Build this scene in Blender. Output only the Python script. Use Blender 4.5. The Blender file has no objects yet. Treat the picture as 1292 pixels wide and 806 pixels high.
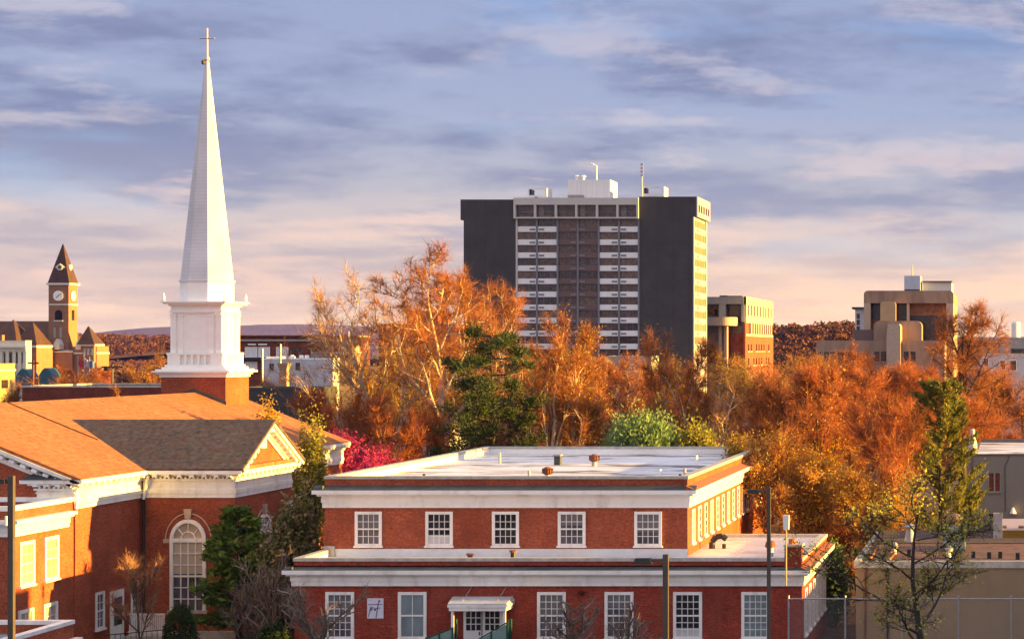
import bpy, bmesh, math, random
import numpy as np
from mathutils import Vector

# ------------------------------------------------------------------ camera, sky, sun, exposure
sc = bpy.context.scene
C = bpy.context.collection
F = 2700.0                       # focal length in pixels of the 1292 px wide photograph
CX, CY, EYE = 1280.0, 440.0, 14.5   # principal point (shifted lens) and eye height
cam = bpy.data.cameras.new('camera')
cam.sensor_width = 36.0
cam.lens = 36.0 * F / 1292.0
cam.shift_x = (646.0 - CX) / 1292.0
cam.shift_y = (CY - 403.0) / 1292.0
cam.clip_start = 1.0
cam.clip_end = 60000.0
camo = bpy.data.objects.new('camera', cam)
camo.location = (0, 0, EYE)
camo.rotation_euler = (math.radians(90), 0, 0)
C.objects.link(camo)
sc.camera = camo

HAZE = 0.00004
SUN_EL = math.radians(5.2)
SUN_ROT = math.radians(88.6)     # clockwise from +Y: the sun stands to the right
sun = bpy.data.lights.new('sun', 'SUN')
sun.energy = 5.0
sun.angle = math.radians(0.5)
sun.color = (1.0, 0.58, 0.10)
suno = bpy.data.objects.new('sun', sun)
sd = Vector((math.sin(SUN_ROT) * math.cos(SUN_EL), math.cos(SUN_ROT) * math.cos(SUN_EL), math.sin(SUN_EL)))
suno.rotation_euler = (-sd).to_track_quat('-Z', 'Y').to_euler()
suno.location = (60, 0, 60)
C.objects.link(suno)

sc.view_settings.view_transform = 'Standard'
sc.view_settings.look = 'None'
sc.view_settings.exposure = 2.35
sc.view_settings.gamma = 1.0
sc.view_settings.use_curve_mapping = False
sc.cycles.use_denoising = True
sc.cycles.denoising_prefilter = 'FAST'
sc.cycles.max_bounces = 6
sc.cycles.diffuse_bounces = 4
sc.cycles.transparent_max_bounces = 8
sc.cycles.sample_clamp_indirect = 6.0

world = bpy.data.worlds.new('World')
sc.world = world
world.use_nodes = True
wn = world.node_tree
wn.nodes.clear()


def nd(t, kind, **kw):
    n = t.nodes.new(kind)
    for k, v in kw.items():
        if k.startswith('in_'):
            n.inputs[k[3:]].default_value = v
        elif isinstance(k, str) and hasattr(n, k):
            setattr(n, k, v)
    return n


def math_n(t, op, a, b=None, clamp=False):
    n = t.nodes.new('ShaderNodeMath')
    n.operation = op
    n.use_clamp = clamp
    for i, v in enumerate((a, b)):
        if v is None:
            continue
        if isinstance(v, (int, float)):
            n.inputs[i].default_value = v
        else:
            t.links.new(v, n.inputs[i])
    return n.outputs[0]


def ramp_n(t, fac, stops, interp='LINEAR'):
    n = t.nodes.new('ShaderNodeValToRGB')
    cr = n.color_ramp
    cr.interpolation = interp
    while len(cr.elements) < len(stops):
        cr.elements.new(0.5)
    for e, (p, c) in zip(cr.elements, stops):
        e.position = p
        e.color = tuple(c) + (1.0,) if len(c) == 3 else c
    t.links.new(fac, n.inputs[0])
    return n.outputs[0]


def mix_n(t, fac, a, b, blend='MIX'):
    n = t.nodes.new('ShaderNodeMixRGB')
    n.blend_type = blend
    for i, v in ((0, fac), (1, a), (2, b)):
        if isinstance(v, (int, float)):
            n.inputs[i].default_value = v
        elif isinstance(v, tuple):
            n.inputs[i].default_value = v + (1.0,) if len(v) == 3 else v
        else:
            t.links.new(v, n.inputs[i])
    return n.outputs[0]


def lin(r, g, b):
    def f(c):
        c /= 255.0
        return c / 12.92 if c <= 0.04045 else ((c + 0.055) / 1.055) ** 2.4
    return (f(r), f(g), f(b))


def build_sky():
    t = wn
    geo = t.nodes.new('ShaderNodeTexCoord')
    sep = t.nodes.new('ShaderNodeSeparateXYZ')
    t.links.new(geo.outputs['Generated'], sep.inputs[0])
    x, y, z = sep.outputs
    zc = math_n(t, 'MAXIMUM', z, 0.0)
    den = math_n(t, 'ADD', zc, 0.10)
    u = math_n(t, 'MULTIPLY', math_n(t, 'DIVIDE', x, den), 0.9)
    v = math_n(t, 'MULTIPLY', math_n(t, 'DIVIDE', y, den), 0.88)
    cmb = t.nodes.new('ShaderNodeCombineXYZ')
    t.links.new(u, cmb.inputs[0])
    t.links.new(v, cmb.inputs[1])

    def noise(scale, detail, rough, off, dist=0.0):
        mp = t.nodes.new('ShaderNodeMapping')
        mp.inputs['Location'].default_value = off
        t.links.new(cmb.outputs[0], mp.inputs[0])
        n = t.nodes.new('ShaderNodeTexNoise')
        n.inputs['Scale'].default_value = scale
        n.inputs['Detail'].default_value = detail
        n.inputs['Roughness'].default_value = rough
        n.inputs['Distortion'].default_value = dist
        t.links.new(mp.outputs[0], n.inputs['Vector'])
        return n.outputs['Fac']
    n1 = noise(1.25, 9, 0.56, (3.1, 1.7, 0), 0.15)
    n4 = noise(4.6, 12, 0.66, (0.4, 3.3, 7), 0.1)
    n2 = noise(2.1, 12, 0.64, (8.4, 5.2, 2), 0.15)
    n3 = noise(0.9, 9, 0.55, (1.4, 9.2, 5), 0.2)
    sky = t.nodes.new('ShaderNodeTexSky')
    sky.sky_type = 'NISHITA'
    sky.sun_disc = False
    sky.sun_elevation = SUN_EL
    sky.sun_rotation = SUN_ROT
    sky.altitude = 400
    # thin layer of cloud: tones follow the height above the horizon (dusk light below, lavender above)
    EX = 2.5     # background strength 0.08, exposure 2.35
    K = lambda r, g, b: tuple(c * EX for c in lin(r, g, b))
    base = ramp_n(t, z, [(0.0, K(270, 224, 182)), (0.022, K(266, 219, 188)), (0.045, K(234, 210, 200)),
                         (0.075, K(188, 189, 204)), (0.11, K(165, 177, 210)), (0.17, K(155, 168, 206))])
    dark = ramp_n(t, z, [(0.0, K(258, 206, 172)), (0.03, K(226, 199, 188)), (0.06, K(166, 168, 192)),
                         (0.10, K(132, 143, 180)), (0.17, K(130, 140, 177))])
    lite = ramp_n(t, z, [(0.0, K(255, 226, 204)), (0.03, K(253, 212, 196)), (0.065, K(246, 214, 204)),
                         (0.10, K(212, 204, 216)), (0.17, K(206, 203, 220))])
    blue = ramp_n(t, z, [(0.0, K(248, 214, 200)), (0.04, K(208, 203, 218)), (0.08, K(146, 174, 222)), (0.17, K(128, 168, 230))])
    n14 = math_n(t, 'ADD', math_n(t, 'MULTIPLY', n1, 0.70), math_n(t, 'MULTIPLY', n4, 0.30))
    f1 = ramp_n(t, n14, [(0.41, (0, 0, 0)), (0.57, (1, 1, 1))], 'EASE')
    # warmer and brighter towards the sun side, greyer mauve towards the left
    side = ramp_n(t, math_n(t, 'ADD', x, 0.5), [(0.08, (1, 1, 1)), (0.42, (0, 0, 0))], 'EASE')
    low = ramp_n(t, z, [(0.0, (0.75,) * 3), (0.03, (1, 1, 1)), (0.07, (0, 0, 0))], 'EASE')
    mauve = math_n(t, 'MULTIPLY', math_n(t, 'MULTIPLY', side, low), 0.55)
    base = mix_n(t, mauve, base, K(194, 184, 196))
    dark = mix_n(t, mauve, dark, K(168, 166, 186))
    col = mix_n(t, f1, dark, base)
    f2 = ramp_n(t, n2, [(0.51, (0, 0, 0)), (0.66, (1, 1, 1))], 'EASE')
    col = mix_n(t, math_n(t, 'MULTIPLY', f2, 0.62), col, lite)
    f3 = ramp_n(t, n3, [(0.50, (0, 0, 0)), (0.66, (1, 1, 1))], 'EASE')
    gap = mix_n(t, 0.10, blue, sky.outputs[0])
    col = mix_n(t, math_n(t, 'MULTIPLY', f3, 0.75), col, gap)
    # the bright high overcast overhead and behind the viewer
    hi = ramp_n(t, z, [(0.18, (0, 0, 0)), (0.45, (1, 1, 1))], 'EASE')
    col = mix_n(t, hi, col, mix_n(t, n1, (1.3, 1.4, 1.95), (2.0, 2.05, 2.5)))
    back = ramp_n(t, math_n(t, 'MULTIPLY', y, -1.0), [(0.05, (0, 0, 0)), (0.5, (1, 1, 1))], 'EASE')
    col = mix_n(t, math_n(t, 'MULTIPLY', back, 1.0), col, (2.35, 2.25, 2.5))
    bg = t.nodes.new('ShaderNodeBackground')
    bg.inputs['Strength'].default_value = 0.08
    t.links.new(col, bg.inputs['Color'])
    out = t.nodes.new('ShaderNodeOutputWorld')
    t.links.new(bg.outputs[0], out.inputs[0])


build_sky()

# ------------------------------------------------------------------ helpers
rnd = random.Random(7)
LABELS = {}
ORG = {}


def PX(px, Y):
    return (px - CX) / F * Y


def PZ(py, Y):
    return EYE - (py - CY) / F * Y


class MB:
    def __init__(s):
        s.v, s.f, s.m = [], [], []

    def _add(s, vs, fs, m=0):
        b = len(s.v)
        s.v += [tuple(map(float, p)) for p in vs]
        for f in fs:
            s.f.append([b + i for i in f])
            s.m.append(m)
        return s

    def box(s, x0, x1, y0, y1, z0, z1, m=0):
        if x0 > x1: x0, x1 = x1, x0
        if y0 > y1: y0, y1 = y1, y0
        if z0 > z1: z0, z1 = z1, z0
        vs = [(x0, y0, z0), (x1, y0, z0), (x1, y1, z0), (x0, y1, z0), (x0, y0, z1), (x1, y0, z1), (x1, y1, z1), (x0, y1, z1)]
        return s._add(vs, [(0, 3, 2, 1), (4, 5, 6, 7), (0, 1, 5, 4), (1, 2, 6, 5), (2, 3, 7, 6), (3, 0, 4, 7)], m)

    def hexa(s, bot, top, m=0):
        n = len(bot)
        fs = [tuple(range(n - 1, -1, -1)), tuple(range(n, 2 * n))]
        fs += [(i, (i + 1) % n, n + (i + 1) % n, n + i) for i in range(n)]
        return s._add(list(bot) + list(top), fs, m)

    def prism(s, pts, axis, a, b, m=0):
        """2D outline extruded along an axis: 'y' outline in (x,z), 'x' outline in (y,z), 'z' outline in (x,y)"""
        def mk(p, t):
            return {'y': (p[0], t, p[1]), 'x': (t, p[0], p[1]), 'z': (p[0], p[1], t)}[axis]
        return s.hexa([mk(p, a) for p in pts], [mk(p, b) for p in pts], m)

    def tube(s, p0, p1, r0, r1=None, n=8, m=0, cap=True):
        r1 = r0 if r1 is None else r1
        p0, p1 = Vector(p0), Vector(p1)
        d = (p1 - p0).normalized()
        a = d.cross(Vector((0, 0, 1)) if abs(d.z) < 0.9 else Vector((1, 0, 0))).normalized()
        b = d.cross(a)
        bot = [p0 + (a * math.cos(2 * math.pi * i / n) + b * math.sin(2 * math.pi * i / n)) * r0 for i in range(n)]
        top = [p1 + (a * math.cos(2 * math.pi * i / n) + b * math.sin(2 * math.pi * i / n)) * r1 for i in range(n)]
        return s.hexa(bot, top, m)

    def lathe(s, cx, cy, prof, n=16, m=0, phase=0.0):
        rings = []
        for r, z in prof:
            rings.append([(cx + r * math.cos(phase + 2 * math.pi * i / n), cy + r * math.sin(phase + 2 * math.pi * i / n), z) for i in range(n)])
        vs = [p for r in rings for p in r]
        fs = [tuple(range(n - 1, -1, -1)), tuple((len(rings) - 1) * n + i for i in range(n))]
        for k in range(len(rings) - 1):
            fs += [(k * n + i, k * n + (i + 1) % n, (k + 1) * n + (i + 1) % n, (k + 1) * n + i) for i in range(n)]
        return s._add(vs, fs, m)

    def build(s, name, mats, parent=None, smooth=False):
        me = bpy.data.meshes.new(name)
        L = ORG.get(parent.name, (0, 0, 0)) if parent else (0, 0, 0)
        me.from_pydata([(p[0] - L[0], p[1] - L[1], p[2] - L[2]) for p in s.v], [], s.f)
        bm = bmesh.new()
        bm.from_mesh(me)
        bmesh.ops.recalc_face_normals(bm, faces=bm.faces)
        bm.to_mesh(me)
        bm.free()
        mats = mats if isinstance(mats, (list, tuple)) else [mats]
        for mm in mats:
            me.materials.append(mm)
        for p, mi in zip(me.polygons, s.m):
            p.material_index = mi
            p.use_smooth = smooth
        o = bpy.data.objects.new(name, me)
        C.objects.link(o)
        if parent:
            o.parent = parent
            ORG[o.name] = L
        return o


def thing(name, label, cat, loc=(0, 0, 0), group=None):
    o = bpy.data.objects.new(name, None)
    o.empty_display_size = 0.5
    o.location = loc
    C.objects.link(o)
    o['label'] = label
    o['category'] = cat
    if group:
        o['group'] = group
    ORG[o.name] = loc
    return o


def tag(o, label, cat, group=None):
    o['label'] = label
    o['category'] = cat
    if group:
        o['group'] = group
    return o


# ------------------------------------------------------------------ materials
MATS = {}


def base_mat(name):
    m = bpy.data.materials.new(name)
    m.use_nodes = True
    t = m.node_tree
    p = t.nodes['Principled BSDF']
    return m, t, p


def mat(name, col, rough=0.7, var=0.15, scale=3.0, bump=0.0, spec=0.3, metal=0.0, stain=None, stain_amt=0.5, stain_scale=0.6, stretch=(1, 1, 1)):
    if name in MATS:
        return MATS[name]
    m, t, p = base_mat(name)
    tc = t.nodes.new('ShaderNodeTexCoord')
    mp = t.nodes.new('ShaderNodeMapping')
    mp.inputs['Scale'].default_value = stretch
    t.links.new(tc.outputs['Object'], mp.inputs[0])
    n = nd(t, 'ShaderNodeTexNoise')
    n.inputs['Scale'].default_value = scale
    n.inputs['Detail'].default_value = 6
    n.inputs['Roughness'].default_value = 0.65
    t.links.new(mp.outputs[0], n.inputs['Vector'])
    lo = tuple(c * (1 - var) for c in col)
    hi = tuple(min(1, c * (1 + var)) for c in col)
    c = ramp_n(t, n.outputs['Fac'], [(0.3, lo), (0.7, hi)])
    if stain:
        n2 = nd(t, 'ShaderNodeTexNoise')
        n2.inputs['Scale'].default_value = stain_scale
        n2.inputs['Detail'].default_value = 7
        n2.inputs['Roughness'].default_value = 0.6
        t.links.new(mp.outputs[0], n2.inputs['Vector'])
        f = ramp_n(t, n2.outputs['Fac'], [(0.5, (0, 0, 0)), (0.68, (stain_amt,) * 3)])
        c = mix_n(t, f, c, stain)
    t.links.new(c, p.inputs['Base Color'])
    p.inputs['Roughness'].default_value = rough
    p.inputs['Specular IOR Level'].default_value = spec
    p.inputs['Metallic'].default_value = metal
    if bump:
        b = nd(t, 'ShaderNodeBump')
        b.inputs['Strength'].default_value = bump
        b.inputs['Distance'].default_value = 0.03
        t.links.new(n.outputs['Fac'], b.inputs['Height'])
        t.links.new(b.outputs[0], p.inputs['Normal'])
    MATS[name] = m
    return m


def brick_mat(name, c1, c2, mortar, bw=0.21, bh=0.075, big=0.25):
    m, t, p = base_mat(name)
    tc = t.nodes.new('ShaderNodeTexCoord')
    sp = t.nodes.new('ShaderNodeSeparateXYZ')
    t.links.new(tc.outputs['Object'], sp.inputs[0])
    cb = t.nodes.new('ShaderNodeCombineXYZ')
    t.links.new(math_n(t, 'ADD', sp.outputs[0], sp.outputs[1]), cb.inputs[0])
    t.links.new(sp.outputs[2], cb.inputs[1])
    br = t.nodes.new('ShaderNodeTexBrick')
    br.inputs['Scale'].default_value = 1.0
    br.inputs['Brick Width'].default_value = bw
    br.inputs['Row Height'].default_value = bh
    br.inputs['Mortar Size'].default_value = 0.009
    br.inputs['Color1'].default_value = c1 + (1,)
    br.inputs['Color2'].default_value = c2 + (1,)
    br.inputs['Mortar'].default_value = mortar + (1,)
    t.links.new(cb.outputs[0], br.inputs['Vector'])
    n = nd(t, 'ShaderNodeTexNoise')
    n.inputs['Scale'].default_value = 0.9
    n.inputs['Detail'].default_value = 8
    n.inputs['Roughness'].default_value = 0.7
    t.links.new(tc.outputs['Object'], n.inputs['Vector'])
    f = ramp_n(t, n.outputs['Fac'], [(0.3, (1 - big,) * 3), (0.7, (1 + big,) * 3)])
    c = mix_n(t, 1.0, br.outputs['Color'], f, 'MULTIPLY')
    n3 = nd(t, 'ShaderNodeTexNoise')
    n3.inputs['Scale'].default_value = 9.0
    n3.inputs['Detail'].default_value = 3
    t.links.new(cb.outputs[0], n3.inputs['Vector'])
    f3 = ramp_n(t, n3.outputs['Fac'], [(0.3, (0.72,) * 3), (0.7, (1.3,) * 3)])
    c = mix_n(t, 1.0, c, f3, 'MULTIPLY')
    t.links.new(c, p.inputs['Base Color'])
    p.inputs['Roughness'].default_value = 0.85
    p.inputs['Specular IOR Level'].default_value = 0.2
    b = nd(t, 'ShaderNodeBump')
    b.inputs['Strength'].default_value = 0.35
    b.inputs['Distance'].default_value = 0.01
    t.links.new(br.outputs['Fac'], b.inputs['Height'])
    b.invert = True
    t.links.new(b.outputs[0], p.inputs['Normal'])
    MATS[name] = m
    return m


def course_mat(name, col, pitch, axis=2, var=0.25, rough=0.85, line=0.6, scale=7.0):
    """courses of shingle or lap siding: thin lines every `pitch` metres along one axis, mottled colour"""
    m, t, p = base_mat(name)
    tc = t.nodes.new('ShaderNodeTexCoord')
    sp = t.nodes.new('ShaderNodeSeparateXYZ')
    t.links.new(tc.outputs['Object'], sp.inputs[0])
    fr = math_n(t, 'FRACT', math_n(t, 'DIVIDE', sp.outputs[axis], pitch))
    n = nd(t, 'ShaderNodeTexNoise')
    n.inputs['Scale'].default_value = scale
    n.inputs['Detail'].default_value = 8
    n.inputs['Roughness'].default_value = 0.75
    t.links.new(tc.outputs['Object'], n.inputs['Vector'])
    n2 = nd(t, 'ShaderNodeTexNoise')
    n2.inputs['Scale'].default_value = 0.5
    n2.inputs['Detail'].default_value = 5
    t.links.new(tc.outputs['Object'], n2.inputs['Vector'])
    c = ramp_n(t, n.outputs['Fac'], [(0.3, tuple(k * (1 - var) for k in col)), (0.5, col), (0.72, tuple(min(1, k * (1 + var)) for k in col))])
    c = mix_n(t, 1.0, c, ramp_n(t, n2.outputs['Fac'], [(0.3, (0.86,) * 3), (0.7, (1.1,) * 3)]), 'MULTIPLY')
    c = mix_n(t, 1.0, c, ramp_n(t, fr, [(0.0, (line,) * 3), (0.12, (1, 1, 1))]), 'MULTIPLY')
    t.links.new(c, p.inputs['Base Color'])
    p.inputs['Roughness'].default_value = rough
    p.inputs['Specular IOR Level'].default_value = 0.2
    b = nd(t, 'ShaderNodeBump')
    b.inputs['Strength'].default_value = 0.5
    b.inputs['Distance'].default_value = 0.02
    t.links.new(fr, b.inputs['Height'])
    t.links.new(b.outputs[0], p.inputs['Normal'])
    MATS[name] = m
    return m


def glass_mat(name, col, rough=0.08, spec=0.6, var=0.5):
    m, t, p = base_mat(name)
    tc = t.nodes.new('ShaderNodeTexCoord')
    n = nd(t, 'ShaderNodeTexNoise')
    n.inputs['Scale'].default_value = 1.3
    n.inputs['Detail'].default_value = 3
    t.links.new(tc.outputs['Object'], n.inputs['Vector'])
    c = ramp_n(t, n.outputs['Fac'], [(0.35, tuple(k * (1 - var) for k in col)), (0.65, tuple(k * (1 + var) for k in col))])
    t.links.new(c, p.inputs['Base Color'])
    p.inputs['Roughness'].default_value = rough
    p.inputs['Specular IOR Level'].default_value = spec
    MATS[name] = m
    return m


def leaf_mat(name, cols, trans=0.25, rough=0.7):
    m, t, p = base_mat(name)
    g = t.nodes.new('ShaderNodeNewGeometry')
    c = ramp_n(t, g.outputs['Random Per Island'], [((i + 0.5) / len(cols), k) for i, k in enumerate(cols)])
    tc = t.nodes.new('ShaderNodeTexCoord')
    n = nd(t, 'ShaderNodeTexNoise')
    n.inputs['Scale'].default_value = 0.45
    n.inputs['Detail'].default_value = 3
    t.links.new(tc.outputs['Object'], n.inputs['Vector'])
    c = mix_n(t, 1.0, c, ramp_n(t, n.outputs['Fac'], [(0.3, (0.6,) * 3), (0.7, (1.3,) * 3)]), 'MULTIPLY')
    t.links.new(c, p.inputs['Base Color'])
    p.inputs['Roughness'].default_value = rough
    p.inputs['Specular IOR Level'].default_value = 0.15
    if trans:
        tr = t.nodes.new('ShaderNodeBsdfTranslucent')
        t.links.new(c, tr.inputs[0])
        mx = t.nodes.new('ShaderNodeMixShader')
        mx.inputs[0].default_value = trans
        t.links.new(p.outputs[0], mx.inputs[1])
        t.links.new(tr.outputs[0], mx.inputs[2])
        t.links.new(mx.outputs[0], t.nodes['Material Output'].inputs[0])
    MATS[name] = m
    return m


brick = brick_mat('red brick', (0.31, 0.036, 0.018), (0.19, 0.022, 0.013), (0.24, 0.08, 0.055))
brick_o = brick_mat('orange red brick', (0.36, 0.082, 0.032), (0.26, 0.055, 0.024), (0.27, 0.09, 0.06))
brick_d = brick_mat('dark brick', (0.17, 0.032, 0.02), (0.11, 0.02, 0.014), (0.15, 0.07, 0.055))
brick_t = brick_mat('tan brick', (0.36, 0.22, 0.12), (0.28, 0.17, 0.10), (0.36, 0.28, 0.2))
white = mat('white paint', (0.80, 0.79, 0.77), 0.5, 0.05, 2.0, stain=(0.46, 0.42, 0.38), stain_amt=0.5, stain_scale=1.6, stretch=(1, 1, 0.3))
white2 = mat('clean white paint', (0.82, 0.82, 0.82), 0.45, 0.04, 2.0)
stone = mat('limestone coping', (0.46, 0.43, 0.38), 0.8, 0.2, 2.5, stain=(0.25, 0.23, 0.2), stain_amt=0.5, stain_scale=1.5)
slate = mat('dark slate strip', (0.06, 0.068, 0.072), 0.6, 0.3, 1.5)
membrane = mat('white roof membrane', (0.82, 0.81, 0.80), 0.6, 0.06, 0.8)
membrane_p = mat('pinkish roof membrane', (0.70, 0.63, 0.62), 0.6, 0.08, 0.8, stain=(0.42, 0.2, 0.1), stain_amt=0.6, stain_scale=0.35, stretch=(1, 1.8, 1))
shingle = course_mat('brown shingles', (0.30, 0.115, 0.05), 0.16, 2, 0.6, scale=3.5)
shingle_shade = course_mat('shaded grey brown shingles', (0.10, 0.075, 0.066), 0.16, 2, 0.75, scale=4.0)  # transept copy of the nave shingles, its shade put into the colour


def stained(m, layers):
    t = m.node_tree
    p = t.nodes['Principled BSDF']
    src = p.inputs['Base Color'].links[0].from_socket
    tc = t.nodes.new('ShaderNodeTexCoord')
    for (scale, stretch, lo, hi, colr, amt, off) in layers:
        mp = t.nodes.new('ShaderNodeMapping')
        mp.inputs['Scale'].default_value = stretch
        mp.inputs['Location'].default_value = off
        t.links.new(tc.outputs['Object'], mp.inputs[0])
        n = nd(t, 'ShaderNodeTexNoise')
        n.inputs['Scale'].default_value = scale
        n.inputs['Detail'].default_value = 8
        n.inputs['Roughness'].default_value = 0.6
        t.links.new(mp.outputs[0], n.inputs['Vector'])
        f = ramp_n(t, n.outputs['Fac'], [(lo, (0, 0, 0)), (hi, (amt,) * 3)])
        src = mix_n(t, f, src, colr)
    t.links.new(src, p.inputs['Base Color'])


stained(membrane, [(0.22, (1, 1, 1), 0.45, 0.62, (0.52, 0.47, 0.43), 0.8, (0, 0, 0)), (0.16, (1, 2.2, 1), 0.52, 0.575, (0.13, 0.08, 0.06), 0.9, (3, 7, 0)), (3.0, (0.12, 3, 1), 0.55, 0.62, (0.55, 0.5, 0.47), 0.4, (5, 1, 0))])
stained(brick, [(0.35, (1, 1, 0.5), 0.5, 0.7, (0.13, 0.03, 0.02), 0.55, (2, 5, 1)), (1.2, (1, 1, 0.15), 0.55, 0.72, (0.32, 0.10, 0.07), 0.3, (0, 3, 1))])
stained(brick_o, [(0.35, (1, 1, 0.5), 0.5, 0.7, (0.15, 0.03, 0.02), 0.5, (4, 5, 1)), (1.2, (1, 1, 0.15), 0.55, 0.72, (0.34, 0.12, 0.08), 0.3, (0, 3, 1))])
stained(shingle, [(0.30, (1, 1, 1), 0.5, 0.68, (0.20, 0.085, 0.04), 0.5, (4, 5, 1)), (1.6, (0.3, 1.5, 1), 0.54, 0.66, (0.38, 0.17, 0.085), 0.5, (1, 3, 1)), (2.2, (0.25, 2, 1), 0.60, 0.68, (0.14, 0.06, 0.035), 0.5, (7, 3, 1))])
stained(shingle_shade, [(2.0, (1, 1, 2), 0.5, 0.62, (0.12, 0.055, 0.035), 0.6, (4, 5, 1)), (2.3, (1, 1, 2), 0.54, 0.66, (0.06, 0.075, 0.055), 0.6, (1, 3, 1))])
siding = course_mat('white lap siding', (0.63, 0.645, 0.69), 0.22, 2, 0.04, 0.5, 0.7)
glass_d = glass_mat('dark window glass', (0.02, 0.022, 0.028))
glass_v = glass_mat('grey violet window glass', (0.075, 0.075, 0.095), 0.2)
glass_b = glass_mat('window glass over a pale blind', (0.17, 0.22, 0.25), 0.3, 0.5, 0.2)
glass_c = glass_mat('window glass over cream blinds', (0.36, 0.30, 0.24), 0.3, 0.5, 0.25)
iron = mat('black iron', (0.02, 0.02, 0.022), 0.5, 0.2)
pole_m = mat('bronze painted steel', (0.075, 0.06, 0.05), 0.5, 0.15)
steel = mat('galvanised steel', (0.33, 0.34, 0.36), 0.45, 0.15, 4.0, metal=0.4)
rust = mat('rusty metal', (0.18, 0.065, 0.03), 0.8, 0.5, 6.0)
green_m = mat('dark green painted metal', (0.01, 0.055, 0.04), 0.5, 0.2)
concrete = mat('weathered concrete', (0.30, 0.20, 0.145), 0.85, 0.18, 0.8, stain=(0.14, 0.085, 0.06), stain_amt=0.6, stain_scale=0.35, stretch=(1, 1, 0.25))
conc_g = mat('grey concrete', (0.30, 0.29, 0.27), 0.85, 0.12, 0.8, stain=(0.18, 0.17, 0.15), stain_amt=0.4, stretch=(1, 1, 0.3))
conc_y = mat('pale yellow concrete', (0.48, 0.45, 0.33), 0.85, 0.08, 1.0)
stucco = mat('grey stucco', (0.235, 0.215, 0.19), 0.9, 0.1, 1.0, stain=(0.15, 0.14, 0.12), stain_amt=0.5, stain_scale=0.5, stretch=(1, 1, 0.3))
tan_w = mat('tan plaster', (0.27, 0.20, 0.125), 0.9, 0.1, 1.2, stain=(0.26, 0.19, 0.13), stain_amt=0.5, stain_scale=0.6, stretch=(1, 1, 0.4))
rust_roof = mat('rust brown gravel roof', (0.17, 0.085, 0.06), 0.9, 0.4, 1.6, stain=(0.07, 0.06, 0.06), stain_amt=0.8, stain_scale=0.35)
dark_roof = mat('dark roofing', (0.055, 0.052, 0.055), 0.85, 0.3, 1.0)
soil = mat('bare soil and leaf litter', (0.10, 0.055, 0.03), 0.95, 0.5, 0.3, stain=(0.05, 0.05, 0.025), stain_amt=0.8, stain_scale=0.05)
cream = mat('cream paint', (0.62, 0.58, 0.48), 0.7, 0.06, 1.0)
teal = mat('teal metal sheet', (0.02, 0.09, 0.13), 0.5, 0.15)

# ------------------------------------------------------------------ building bits


def fmap(face, plane):
    """(u, out, z) on a wall: face 'F' looks to -Y (u = x), 'R' looks to +X (u = y)"""
    if face == 'F':
        return lambda u, d, z: (u, plane - d, z)
    return lambda u, d, z: (plane + d, u, z)


def fbox(mb, face, plane, u0, u1, d0, d1, z0, z1, m=0):
    f = fmap(face, plane)
    a, b = f(u0, d0, z0), f(u1, d1, z1)
    mb.box(a[0], b[0], a[1], b[1], a[2], b[2], m)


def window(parent, face, plane, u0, u1, z0, z1, cols, rows, glass, fw=0.14, proud=0.07, frame=None, sill=True, mid=True, bar=0.028, name='window', label=None, blind=None):
    if u0 > u1: u0, u1 = u1, u0
    frame = frame or white
    mb = MB()
    fbox(mb, face, plane, u0, u0 + fw, -0.03, proud, z0, z1)
    fbox(mb, face, plane, u1 - fw, u1, -0.03, proud, z0, z1)
    fbox(mb, face, plane, u0 + fw, u1 - fw, -0.03, proud - 0.004, z1 - fw, z1 - 0.003)
    fbox(mb, face, plane, u0 + fw, u1 - fw, -0.03, proud - 0.004, z0 + 0.003, z0 + fw * 0.7)
    w = mb.build(name, frame, parent)
    if label:
        w['label'] = label
    if sill:
        s = MB()
        fbox(s, face, plane, u0 - 0.05, u1 + 0.05, -0.03, proud + 0.06, z0 - 0.09, z0 - 0.002)
        s.build('sill', frame, w)
    a0, a1, b0, b1 = u0 + fw, u1 - fw, z0 + fw * 0.7, z1 - fw
    p = MB()
    fbox(p, face, plane, a0 - 0.01, a1 + 0.01, -0.02, 0.012, b0 - 0.01, b1 + 0.01)
    p.build('pane', glass, w)
    if blind:
        q = MB()
        fbox(q, face, plane, a0, a1, 0.013, 0.017, b0 + (b1 - b0) * blind[0], b0 + (b1 - b0) * blind[1])
        q.build('blind', blind[2], w)
    if cols * rows > 1:
        g = MB()
        for i in range(1, cols):
            u = a0 + (a1 - a0) * i / cols
            fbox(g, face, plane, u - bar / 2, u + bar / 2, 0.0, 0.032, b0, b1)
        for j in range(1, rows):
            z = b0 + (b1 - b0) * j / rows
            h = bar * (1.3 if (mid and j == rows // 2) else 0.5)
            fbox(g, face, plane, a0, a1, 0.0, 0.036 if not (mid and j == rows // 2) else 0.045, z - h, z + h)
        g.build('glazing_bar', frame, w)
    return w


def eave(mb, face, plane, u0, u1, steps):
    """stack of mouldings on a wall: steps = [(z0, z1, projection), ...]"""
    for z0, z1, d in steps:
        fbox(mb, face, plane, u0, u1, -0.02, d, z0, z1)


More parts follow.
